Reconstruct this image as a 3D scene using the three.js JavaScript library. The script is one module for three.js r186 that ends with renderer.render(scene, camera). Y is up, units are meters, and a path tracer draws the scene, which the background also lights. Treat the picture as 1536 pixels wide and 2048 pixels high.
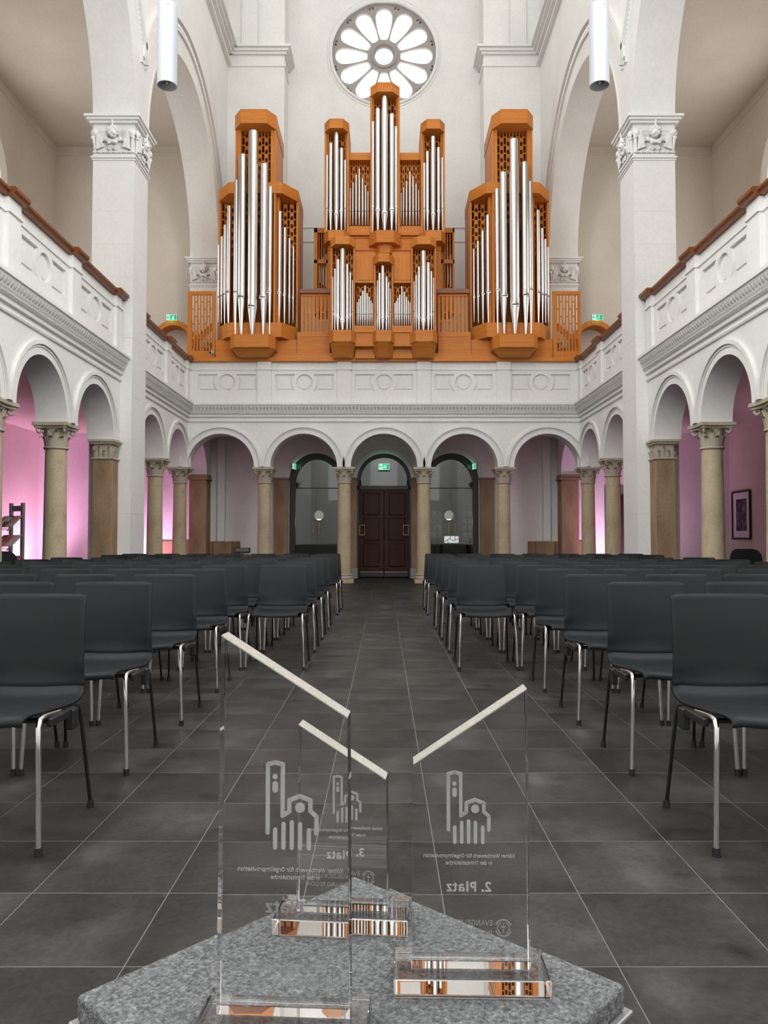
import * as THREE from 'three';
import { mergeGeometries } from 'three/addons/utils/BufferGeometryUtils.js';
import { RoundedBoxGeometry } from 'three/addons/geometries/RoundedBoxGeometry.js';
import { TextGeometry } from 'three/addons/geometries/TextGeometry.js';
import { FontLoader } from 'three/addons/loaders/FontLoader.js';
import { RectAreaLightUniformsLib } from 'three/addons/lights/RectAreaLightUniformsLib.js';

// ---------- camera, exposure, daylight ----------
RectAreaLightUniformsLib.init();
const scene = new THREE.Scene();
const F = 1560, EYE = 1.034, PITCH = Math.atan(56 / F);
const camera = new THREE.PerspectiveCamera(2 * Math.atan(1024 / F) * 180 / Math.PI, 0.75, 0.05, 120);
camera.position.set(0, EYE, 0);
camera.rotation.x = PITCH;
const renderer = new THREE.WebGLRenderer({ antialias: true });
renderer.toneMapping = THREE.LinearToneMapping;
renderer.toneMappingExposure = 0.8;
renderer.shadowMap.enabled = true;
scene.background = new THREE.Color(0xdfe6ee).multiplyScalar(0.9);

// daylight through the clerestory, gallery and choir windows: centre, width, height, way it faces, brightness
const DAY = new THREE.Color(0.97, 0.985, 1.0);
function daylight(x, y, z, w, h, tx, ty, tz, strength) {
  const l = new THREE.RectAreaLight(DAY, strength, w, h);
  l.position.set(x, y, z); l.lookAt(x + tx, y + ty, z + tz);
  scene.add(l);
}
const CLERESTORY = [19.2, 16.2, 12.4, 9.4, 5.4, 2.4, -1.4], CLEAR = [1, 4, 7, 5, 2, 1, 1];
CLERESTORY.forEach((s, i) => { for (const side of [-1, 1]) daylight(side * 4.42, 17.6, -s, 1.5, 3.0, -side, 0, 0, CLEAR[i]); });
const CHOIR = [4.3, 1.3, -1.7, -4.3];
for (const s of CHOIR) for (const side of [-1, 1]) daylight(side * 4.42, 9.6, -s, 1.8, 7.0, -side, 0, 0, [13.5, 12, 5, 2][CHOIR.indexOf(s)]);
const GALWIN = [17.77, 10.7], GALDAY = [3.6, 0.8];
GALWIN.forEach((s, i) => { for (const side of [-1, 1]) daylight(side * 9.3, 8.8, -s, 2.6, 4.0, -side, 0, 0, GALDAY[i]); });
for (const x of [-2.6, 0, 2.6]) daylight(x, 7.0, 5.3, 1.7, 7.0, 0, 0, -1, 0.4);

// ---------- helpers ----------
let rs = 20240;
const rnd = () => { rs = (rs + 0x6d2b79f5) | 0; let t = Math.imul(rs ^ (rs >>> 15), 1 | rs); t = (t + Math.imul(t ^ (t >>> 7), 61 | t)) ^ t; return ((t ^ (t >>> 14)) >>> 0) / 4294967296; };
// world x and height of a point seen at (px, py) and standing at distance D in front of the camera
function at(px, py, D) {
  const a = Math.atan((1024 - py) / F) + PITCH, dY = D * Math.tan(a);
  return [(px - 768) / F * (D * Math.cos(PITCH) + dY * Math.sin(PITCH)), EYE + dY];
}
const hgt = (py, D) => at(768, py, D)[1];
const taken = new Map();
function numbered(n) { const k = taken.get(n) ?? 0; taken.set(n, k + 1); return k ? n + '_' + String(k).padStart(3, '0') : n; }
function shade(o) { o.castShadow = true; o.receiveShadow = true; return o; }
// uv in metres from position and the way each face points
function metric(g) {
  g = g.index ? g.toNonIndexed() : g;
  const p = g.attributes.position, uv = new Float32Array(p.count * 2), a = new THREE.Vector3(), b = new THREE.Vector3(), c = new THREE.Vector3();
  for (let i = 0; i < p.count; i += 3) {
    a.fromBufferAttribute(p, i); b.fromBufferAttribute(p, i + 1); c.fromBufferAttribute(p, i + 2);
    const n = b.clone().sub(a).cross(c.clone().sub(a)); n.set(Math.abs(n.x), Math.abs(n.y), Math.abs(n.z));
    [a, b, c].forEach((v, k) => {
      const q = n.y > n.x && n.y > n.z ? [v.x, v.z] : n.x > n.z ? [v.z, v.y] : [v.x, v.y];
      uv[(i + k) * 2] = q[0]; uv[(i + k) * 2 + 1] = q[1];
    });
  }
  g.setAttribute('uv', new THREE.BufferAttribute(uv, 2));
  return g;
}
const clean = (g) => { g = g.index ? g.toNonIndexed() : g; for (const k of Object.keys(g.attributes)) if (!['position', 'normal', 'uv'].includes(k)) g.deleteAttribute(k); if (!g.attributes.uv) g.setAttribute('uv', new THREE.BufferAttribute(new Float32Array(g.attributes.position.count * 2), 2)); return g; };
const join = (list) => list.length === 1 ? list[0] : mergeGeometries(list.map(clean));
function mesh(name, geo, mat, parent) {
  let g = Array.isArray(geo) ? join(geo) : geo;
  if (mat.userData.metric && !g.userData.metric) { g = metric(g); g.userData.metric = true; }
  const m = shade(new THREE.Mesh(g, mat)); m.name = name;
  if (parent) parent.add(m);
  return m;
}
function thing(name, label, category, pos = [0, 0, 0], turn = 0, group) {
  const o = new THREE.Group(); o.name = numbered(name); scene.add(o);
  o.position.set(...pos); o.rotation.y = turn; o.userData = { label, category };
  if (group) o.userData.group = group;
  return o;
}
function struct(name, label, category, geo, mat) {
  const o = geo ? mesh(numbered(name), geo, mat, scene) : new THREE.Group();
  if (!geo) { o.name = numbered(name); scene.add(o); }
  o.userData = { kind: 'structure', label, category };
  return o;
}
const box = (w, h, d, x = 0, y = 0, z = 0) => new THREE.BoxGeometry(w, h, d).translate(x, y, z);
const span = (x0, x1, y0, y1, z0, z1) => box(Math.abs(x1 - x0), Math.abs(y1 - y0), Math.abs(z1 - z0), (x0 + x1) / 2, (y0 + y1) / 2, (z0 + z1) / 2);
const rbox = (w, h, d, r, x = 0, y = 0, z = 0) => new RoundedBoxGeometry(w, h, d, 1, r).translate(x, y, z);
function rspan(x0, x1, y0, y1, z0, z1, r) { return rbox(Math.abs(x1 - x0), Math.abs(y1 - y0), Math.abs(z1 - z0), r, (x0 + x1) / 2, (y0 + y1) / 2, (z0 + z1) / 2); }
const extr = (shape, depth, seg = 24) => new THREE.ExtrudeGeometry(shape, { depth, bevelEnabled: false, curveSegments: seg });
const poly = (pts) => new THREE.Shape(pts.map((p) => new THREE.Vector2(p[0], p[1])));
const MAT_SIDE = new THREE.Matrix4().set(0, 0, 1, 0, 0, 1, 0, 0, -1, 0, 0, 0, 0, 0, 0, 1);
const MAT_PLAN = new THREE.Matrix4().set(1, 0, 0, 0, 0, 0, 1, 0, 0, -1, 0, 0, 0, 0, 0, 1);
// shape drawn in (distance, height), thick along x from x0
const sideways = (shape, x0, thick, seg) => extr(shape, thick, seg).applyMatrix4(MAT_SIDE).translate(x0, 0, 0);
// shape drawn in (x, height), front face at distance d, thick away from the camera
const facing = (shape, d, thick, seg) => extr(shape, thick, seg).translate(0, 0, -d - thick);
// plan drawn in (x, distance), standing from y0 to y1
const prism = (pts, y0, y1) => extr(poly(pts), y1 - y0).applyMatrix4(MAT_PLAN).translate(0, y0, 0);
function bar(a, b, r0, r1 = r0, seg = 10) {
  const A = new THREE.Vector3(...a), B = new THREE.Vector3(...b), d = B.clone().sub(A), L = d.length();
  const g = new THREE.CylinderGeometry(r1, r0, L, seg);
  g.applyQuaternion(new THREE.Quaternion().setFromUnitVectors(new THREE.Vector3(0, 1, 0), d.normalize()));
  return g.translate((A.x + B.x) / 2, (A.y + B.y) / 2, (A.z + B.z) / 2);
}
const ball = (r, x, y, z, sx = 1, sy = 1, sz = 1, w = 12, h = 8) => new THREE.SphereGeometry(r, w, h).scale(sx, sy, sz).translate(x, y, z);
function halfRing(r0, r1, cx, cy, a0 = 0, a1 = Math.PI) {
  const s = new THREE.Shape(); s.absarc(cx, cy, r1, a0, a1, false); s.absarc(cx, cy, r0, a1, a0, true); s.closePath(); return s;
}
const ORD = ['first', 'second', 'third', 'fourth', 'fifth', 'sixth', 'seventh', 'eighth', 'ninth', 'tenth', 'eleventh'];

// ---------- procedural textures ----------
function hash(x, y, s) { let h = Math.imul(x, 374761393) + Math.imul(y, 668265263) + Math.imul(s, 974711); h = Math.imul(h ^ (h >>> 13), 1274126177); return ((h ^ (h >>> 16)) >>> 0) / 4294967296; }
function vnoise(x, y, px, py, s) {
  const xi = Math.floor(x), yi = Math.floor(y), fx = x - xi, fy = y - yi, u = fx * fx * (3 - 2 * fx), v = fy * fy * (3 - 2 * fy);
  const w = (a, b) => hash(((a % px) + px) % px, ((b % py) + py) % py, s);
  return (w(xi, yi) * (1 - u) + w(xi + 1, yi) * u) * (1 - v) + (w(xi, yi + 1) * (1 - u) + w(xi + 1, yi + 1) * u) * v;
}
function fbm(u, v, fu, fv, oct, s) { let a = 0, k = 0.5, t = 0; for (let i = 0; i < oct; i++) { a += k * vnoise(u * fu, v * fv, fu, fv, s + i); t += k; k *= 0.5; fu *= 2; fv *= 2; } return a / t; }
function texture(n, fn, srgb, metres) {
  const d = new Uint8Array(n * n * 4);
  for (let y = 0; y < n; y++) for (let x = 0; x < n; x++) { const c = fn(x / n, y / n), o = (y * n + x) * 4; for (let k = 0; k < 3; k++) d[o + k] = Math.max(0, Math.min(255, c[k])); d[o + 3] = 255; }
  const t = new THREE.DataTexture(d, n, n); t.wrapS = t.wrapT = THREE.RepeatWrapping; t.magFilter = THREE.LinearFilter; t.minFilter = THREE.LinearMipmapLinearFilter; t.generateMipmaps = true;
  if (srgb) t.colorSpace = THREE.SRGBColorSpace;
  t.repeat.set(1 / metres, 1 / metres); t.needsUpdate = true; return t;
}
const mix = (a, b, t) => a.map((v, i) => v + (b[i] - v) * t);
const std = (o, metricUv = false) => { const m = new THREE.MeshStandardMaterial(o); m.userData.metric = metricUv; return m; };
const phys = (o, metricUv = false) => { const m = new THREE.MeshPhysicalMaterial(o); m.userData.metric = metricUv; return m; };
const plasterTex = texture(512, (u, v) => { const n = fbm(u, v, 4, 4, 5, 3), f = fbm(u, v, 64, 64, 2, 9); const k = 240 + (n - 0.5) * 16 + (f - 0.5) * 8; return [k, k - 0.5, k - 2]; }, true, 3);
const plasterBump = texture(256, (u, v) => { const n = fbm(u, v, 24, 24, 3, 17) * 255; return [n, n, n]; }, false, 1.2);
const stoneTex = texture(512, (u, v) => { const n = fbm(u, v, 5, 3, 5, 21), f = fbm(u, v, 90, 90, 2, 25), b = fbm(u, v, 7, 4, 4, 29); return mix(mix([176, 160, 130], [196, 182, 154], n), [150, 132, 104], Math.max(0, b - 0.45) * 1.2).map((c) => c + (f - 0.5) * 26); }, true, 1.1);
const brownTex = texture(512, (u, v) => { const n = fbm(u, v, 5, 3, 5, 41), f = fbm(u, v, 80, 80, 2, 45), b = fbm(u, v, 6, 3, 4, 49); return mix(mix([146, 120, 92], [168, 142, 112], n), [122, 98, 74], Math.max(0, b - 0.45) * 1.5).map((c) => c + (f - 0.5) * 22); }, true, 1.3);
function woodTexture(lo, hi, seed, horizontal) {
  return texture(512, (u, v) => { if (horizontal) [u, v] = [v, u]; const g = fbm(u, v, 34, 2, 4, seed), w = fbm(u, v, 6, 1, 3, seed + 7), f = fbm(u, v, 128, 8, 2, seed + 13); return mix(lo, hi, 0.55 * g + 0.45 * w).map((c) => c + (f - 0.5) * 16); }, true, 0.9);
}
const slateTex = texture(1024, (u, v) => { const n = fbm(u, v, 5, 7, 6, 61), f = fbm(u, v, 150, 150, 2, 65), s = fbm(u, v, 9, 4, 4, 69), d = fbm(u, v, 7, 12, 3, 73); let k = 66 + (n - 0.5) * 58 + (f - 0.5) * 22 + Math.max(0, s - 0.62) * 60 - Math.max(0, d - 0.7) * 90; return [k + 1, k, k - 2]; }, true, 1.7);
const slateRough = texture(512, (u, v) => { const n = fbm(u, v, 8, 8, 5, 81); const k = 96 + n * 84; return [k, k, k]; }, false, 1.3);
const slateBump = texture(512, (u, v) => { const n = (0.7 * fbm(u, v, 10, 10, 5, 91) + 0.3 * fbm(u, v, 70, 70, 2, 95)) * 255; return [n, n, n]; }, false, 0.9);
const feltTex = texture(1024, (u, v) => { const a = fbm(u, v, 60, 34, 3, 101), b = fbm(u, v, 34, 60, 3, 105), f = fbm(u, v, 250, 250, 1, 109); const k = 101 + (a - b) * 66 + (f - 0.5) * 34; return [k, k + 1, k + 2]; }, true, 0.15);
const feltBump = texture(512, (u, v) => { const n = fbm(u, v, 40, 40, 3, 111) * 255; return [n, n, n]; }, false, 0.06);
const sawTex = texture(256, (u, v) => { const k = 175 + 80 * fbm(u, v, 80, 14, 3, 117); return [k, k, k - 3]; }, true, 0.05);
const chairBump = texture(256, (u, v) => { const n = fbm(u, v, 64, 64, 2, 121) * 255; return [n, n, n]; }, false, 0.1);

const M = {
  white: std({ color: new THREE.Color().setRGB(0.93, 0.92, 0.90), map: plasterTex, bumpMap: plasterBump, bumpScale: 0.0008, roughness: 0.85 }, true),
  cream: std({ color: new THREE.Color().setRGB(0.82, 0.745, 0.655), map: plasterTex, bumpMap: plasterBump, bumpScale: 0.0008, roughness: 0.9 }, true),
  stucco: std({ color: new THREE.Color().setRGB(0.84, 0.83, 0.81), roughness: 0.8 }),
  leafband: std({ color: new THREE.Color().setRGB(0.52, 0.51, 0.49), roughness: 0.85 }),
  stone: std({ map: stoneTex, bumpMap: plasterBump, bumpScale: 0.001, roughness: 0.75 }, true),
  stonePlain: std({ color: new THREE.Color().setRGB(0.44, 0.385, 0.30), roughness: 0.8 }),
  brown: std({ map: brownTex, bumpMap: plasterBump, bumpScale: 0.001, roughness: 0.8 }, true),
  wood: phys({ specularIntensity: 0.45, map: woodTexture([182, 104, 38], [218, 142, 66], 131, false), roughness: 0.42 }, true),
  woodH: phys({ specularIntensity: 0.45, map: woodTexture([182, 104, 38], [218, 142, 66], 151, true), roughness: 0.42 }, true),
  rail: std({ map: woodTexture([104, 56, 24], [140, 84, 42], 171, true), roughness: 0.35 }, true),
  doorWood: phys({ specularIntensity: 0.4, map: woodTexture([50, 22, 14], [72, 36, 24], 211, false), roughness: 0.4 }, true),
  darkFrame: std({ color: new THREE.Color().setRGB(0.02, 0.012, 0.01), roughness: 0.4 }),
  black: std({ color: new THREE.Color().setRGB(0.012, 0.012, 0.013), roughness: 0.45 }),
  shell: phys({ specularIntensity: 0.35, color: new THREE.Color().setRGB(0.012, 0.013, 0.0145), roughness: 0.5, bumpMap: chairBump, bumpScale: 0.0002 }, true),
  chrome: std({ color: new THREE.Color().setRGB(0.86, 0.86, 0.87), metalness: 1, roughness: 0.1 }),
  tin: std({ color: new THREE.Color().setRGB(0.72, 0.715, 0.70), metalness: 1, roughness: 0.28 }),
  steel: std({ color: new THREE.Color().setRGB(0.36, 0.35, 0.36), metalness: 0.7, roughness: 0.4 }),
  brass: std({ color: new THREE.Color().setRGB(0.72, 0.53, 0.32), metalness: 1, roughness: 0.25 }),
  lampWhite: std({ color: new THREE.Color().setRGB(0.4, 0.41, 0.43), roughness: 0.5 }),
  vestibule: std({ color: new THREE.Color().setRGB(0.62, 0.61, 0.59), roughness: 0.9 }),
  blackTube: std({ color: new THREE.Color().setRGB(0.03, 0.03, 0.03), metalness: 0.6, roughness: 0.3 }),
  grey: std({ color: new THREE.Color().setRGB(0.3, 0.3, 0.3), roughness: 0.6 }),
  felt: std({ map: feltTex, bumpMap: feltBump, bumpScale: 0.002, roughness: 1 }, true),
  plinth: std({ color: new THREE.Color().setRGB(0.10, 0.09, 0.085), roughness: 0.5 }),
  mortar: std({ color: new THREE.Color().setRGB(0.16, 0.157, 0.15), roughness: 0.9 }),
  paper: std({ color: new THREE.Color().setRGB(0.75, 0.73, 0.72), roughness: 0.8 }),
  tracery: std({ color: new THREE.Color().setRGB(0.36, 0.33, 0.31), roughness: 0.85 }),
  sidepane: std({ color: 0xffffff, emissive: new THREE.Color(1, 1, 1), emissiveIntensity: 0.5, roughness: 0.4 }),
  daypane: std({ color: 0xffffff, emissive: new THREE.Color(1, 1, 1), emissiveIntensity: 3.2, roughness: 0.4 }),
  bluePane: std({ color: new THREE.Color().setRGB(0.02, 0.03, 0.12), emissive: new THREE.Color(0.02, 0.04, 0.25), emissiveIntensity: 0.6, roughness: 0.2 }),
  clear: new THREE.MeshPhysicalMaterial({ color: 0xf4f8f6, transmission: 1, thickness: 0, roughness: 0.02, ior: 1.5 }),
  glass: new THREE.MeshPhysicalMaterial({ color: 0xffffff, transmission: 1, thickness: 0.02, roughness: 0, ior: 1.49, attenuationColor: new THREE.Color(0.86, 0.93, 0.9), attenuationDistance: 0.9 }),
  cutEdge: new THREE.MeshPhysicalMaterial({ map: sawTex, color: new THREE.Color().setRGB(0.58, 0.56, 0.52), roughness: 0.35, clearcoat: 0.4, clearcoatRoughness: 0.2 }),
  etched: std({ color: new THREE.Color().setRGB(0.68, 0.68, 0.67), roughness: 0.9 }),
  etchedFaint: std({ color: new THREE.Color().setRGB(0.42, 0.42, 0.42), roughness: 0.9 }),
};
M.slates = [0.56, 0.5, 0.64].map((k) => phys({ specularIntensity: 0.6, color: new THREE.Color().setRGB(k, k, k), map: slateTex, roughnessMap: slateRough, roughness: 0.85, bumpMap: slateBump, bumpScale: 0.0012 }, true));

// ---------- the building ----------
const ARC = 4.71, ARC_T = 0.46, PIL = 4.5, PILO = 5.25, OUT = 9.4, GAL = 18.62, DOORW = 21.2, UPW = 22.0, ROSEW = 22.85, FRONT = -5.5, TOP = 19.6;
const SPRING = 2.78, GF0 = 3.95, GF1 = 4.3, PAR = 5.31, BIGSP = 8.7, BIGR = 3.135;
const SIDES = [[-1, 'left'], [1, 'right']];

// floor: slate slabs on a light joint bed; the largest 300 in view are single slabs
{
  const floor = struct('floor', 'dark grey slate slab floor with thin pale joints', 'floor');
  mesh('mortar_bed', span(-9.7, 9.7, -0.25, -0.0005, -28.5, 5.8), M.mortar, floor);
  const TX = 0.4, TZ = 0.395, J = 0.0055, list = [];
  for (let i = -24; i <= 24; i++) for (let j = -18; j <= 56; j++) {
    const x0 = 0.169 + i * TX, z0 = 1.93 + j * TZ, zc = z0 + TZ / 2, xc = x0 + TX / 2;
    if (Math.abs(xc) > 9.3 || zc > 24 || zc < FRONT) continue;
    const seen = zc > 1.05 && Math.abs(xc) - 0.25 < zc * 0.492;
    list.push({ xc, zc, rank: seen ? zc : 1000 + zc });
  }
  list.sort((a, b) => a.rank - b.rank);
  const variants = [];
  for (let k = 0; k < 10; k++) {
    const g = metric(new THREE.BoxGeometry(TX - 0.0032, 0.02, TZ - 0.0045)), uv = g.attributes.uv, a = rnd() * 5, b = rnd() * 5;
    for (let i = 0; i < uv.count; i++) uv.setXY(i, uv.getX(i) + a, uv.getY(i) + b);
    g.userData.metric = true; variants.push(g);
  }
  const rest = [];
  list.forEach((t, n) => {
    const k = Math.floor(rnd() * 10), q = Math.floor(rnd() * 3), lift = -0.01 + rnd() * 0.0004;
    if (n < 300) { const m = mesh('slab', variants[k], M.slates[q], floor); m.position.set(t.xc, lift, -t.zc); m.rotation.y = k % 2 ? Math.PI : 0; }
    else (rest[q] ??= []).push(variants[k].clone().translate(t.xc, lift, -t.zc));
  });
  rest.forEach((r, q) => { const g = mergeGeometries(r); g.userData.metric = true; const m = mesh('slab_field', g, M.slates[q], floor); m.userData.kind = 'stuff'; });
}

// outer shell
struct('ceiling', 'plain white plaster ceiling high over the nave', 'ceiling', span(-9.7, 9.7, TOP, TOP + 0.3, -23.4, 5.8), M.white);
{
  const w = new THREE.Shape(); w.moveTo(-9.7, -0.25); w.lineTo(9.7, -0.25); w.lineTo(9.7, TOP); w.lineTo(-9.7, TOP); w.closePath();
  for (const x of [-2.6, 0, 2.6]) { const h = new THREE.Path(); h.moveTo(x - 0.85, 3.5); h.lineTo(x + 0.85, 3.5); h.lineTo(x + 0.85, 10.5); h.lineTo(x - 0.85, 10.5); h.closePath(); w.holes.push(h); }
  const wf = struct('wall_front', 'white choir wall with tall windows behind the viewer', 'wall', extr(w, 0.3).translate(0, 0, 5.5), M.white);
  for (const x of [-2.6, 0, 2.6]) mesh('window_pane', span(x - 0.86, x + 0.86, 3.49, 10.51, 5.62, 5.66), M.sidepane, wf);
}
for (const [s, nm] of SIDES) {
  // outer wall of aisle and gallery with arched gallery windows
  const sh = poly([[FRONT, -0.25], [24.3, -0.25], [24.3, 12.6], [FRONT, 12.6]]);
  const wins = GALWIN;
  for (const c of wins) { const h = new THREE.Path(); h.moveTo(c - 1.4, 6.7); h.lineTo(c + 1.4, 6.7); h.lineTo(c + 1.4, 9.9); h.absarc(c, 9.9, 1.4, 0, Math.PI, false); h.lineTo(c - 1.4, 6.7); sh.holes.push(h); }
  const wall = struct('wall_outer_' + nm, `plain plaster outer wall of the ${nm} aisle and gallery`, 'wall', sideways(sh, s < 0 ? -OUT - 0.3 : OUT, 0.3), M.cream);
  for (const c of wins) mesh('window_pane', span(s * (OUT + 0.16), s * (OUT + 0.19), 6.69, 11.31, -c - 1.41, -c + 1.41), M.sidepane, wall);
  struct('ceiling_gallery_' + nm, `plain ceiling over the ${nm} gallery`, 'ceiling', span(s * 4.6, s * 9.7, 12.32, 12.6, -22.3, 5.5), M.cream);
  struct('trim_gallery_' + nm, `thin picture rail along the ${nm} gallery walls`, 'trim', [span(s * OUT, s * (OUT - 0.035), 12.06, 12.11, -UPW, 5.4), span(s * PILO, s * OUT, 12.06, 12.11, -UPW, -UPW + 0.035)], M.cream);
  struct('floor_gallery_' + nm, `${nm} gallery slab above the aisle`, 'floor', [span(s * (ARC + 0.02), s * OUT, GF0, GF1, -UPW, 5.5)], M.cream);
  // gallery end wall beside the organ
  struct('wall_gallery_end_' + nm, `plain wall closing the ${nm} gallery beside the organ`, 'wall', span(s * (PIL + 0.02), s * 9.7, GF0, 12.6, -UPW - 0.3, -UPW), M.cream);

  // upper nave wall on two great arches, clerestory windows above
  const up = new THREE.Shape();
  up.moveTo(FRONT, TOP); up.lineTo(ROSEW + 0.3, TOP); up.lineTo(ROSEW + 0.3, GF1); up.lineTo(UPW - 1.1, GF1); up.lineTo(UPW - 1.1, BIGSP); up.absarc(17.765, BIGSP, BIGR, 0, Math.PI, false); up.lineTo(13.83, BIGSP);
  up.absarc(10.695, BIGSP, BIGR, 0, Math.PI, false); up.lineTo(6.76, BIGSP); up.lineTo(6.76, -0.02); up.lineTo(FRONT, -0.02); up.closePath();
  for (const c of CHOIR) { const h = new THREE.Path(); h.moveTo(c - 0.9, 6.1); h.lineTo(c + 0.9, 6.1); h.lineTo(c + 0.9, 13.1); h.lineTo(c - 0.9, 13.1); h.closePath(); up.holes.push(h); }
  for (const c of CLERESTORY) { const h = new THREE.Path(); h.moveTo(c - 0.75, 16.1); h.lineTo(c + 0.75, 16.1); h.lineTo(c + 0.75, 19.1); h.lineTo(c - 0.75, 19.1); h.closePath(); up.holes.push(h); }
  const uw = struct('wall_' + nm, `white upper nave wall on the ${nm} with great round arches`, 'wall', sideways(up, s < 0 ? -PILO : PIL, PILO - PIL, 64), M.white);
  for (const c of CLERESTORY) mesh('window_pane', span(s * (PIL + 0.1), s * (PIL + 0.13), 16.09, 19.11, -c - 0.76, -c + 0.76), M.sidepane, uw);
  for (const c of CHOIR) mesh('choir_window_pane', span(s * (PIL + 0.1), s * (PIL + 0.13), 6.09, 13.11, -c - 0.91, -c + 0.91), M.sidepane, uw);
  // great arch mouldings: plain fillet, carved bead band, outer roll
  const face = s < 0 ? -PIL : PIL;
  const a0 = Math.acos((BIGR + 0.4) / (BIGR + 0.6));
  for (const c of [17.765, 10.695]) {
    const ring = (r0, r1, t, x0 = a0) => sideways(halfRing(r0, r1, c, BIGSP, x0, Math.PI - x0), s < 0 ? face : face - t, t, 72);
    const tr = struct('trim_arch_' + nm, `moulded archivolt with carved bead band on the ${c > 14 ? 'far' : 'near'} great ${nm} arch`, 'moulding', [ring(BIGR + 0.46, BIGR + 0.50, 0.05), ring(BIGR + 0.68, BIGR + 0.76, 0.08)], M.white);
    const beads = [], R = BIGR + 0.59, n = 120;
    for (let i = 0; i < n; i++) { const a = a0 + (Math.PI - 2 * a0) * (i + 0.5) / n; beads.push(new THREE.IcosahedronGeometry(0.035, 1).scale(0.9, 1.25, 0.8).rotateX(0).translate(face - s * 0.012, BIGSP + R * Math.sin(a), -(c + R * Math.cos(a)))); if (i % 2) beads.push(new THREE.IcosahedronGeometry(0.02, 0).translate(face - s * 0.012, BIGSP + (R + 0.055) * Math.sin(a), -(c + (R + 0.055) * Math.cos(a)))); }
    const b = mesh('carved_beads', beads, M.stucco, tr); b.userData.kind = 'stuff';
    mesh('edge_roll', [sideways(halfRing(BIGR - 0.001, BIGR + 0.05, c, BIGSP), s < 0 ? face : face - 0.012, 0.012, 72), sideways(halfRing(BIGR - 0.001, BIGR + 0.05, c, BIGSP), s < 0 ? -PILO - 0.012 : PILO, 0.012, 72)], M.white, tr);
  }
  // clerestory cornice along the side wall
  const cy = 15.0;
  struct('trim_cornice_' + nm, `stepped plaster cornice high on the ${nm} nave wall`, 'cornice', [span(s * PIL, s * (PIL - 0.12), cy - 0.32, cy - 0.26, -UPW, 5.5), span(s * PIL, s * (PIL - 0.14), cy, cy + 0.08, -UPW, 5.5), span(s * PIL, s * (PIL - 0.22), cy + 0.08, cy + 0.15, -UPW, 5.5), span(s * PIL, s * (PIL - 0.3), cy + 0.15, cy + 0.22, -UPW, 5.5)], M.white);
}

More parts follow.
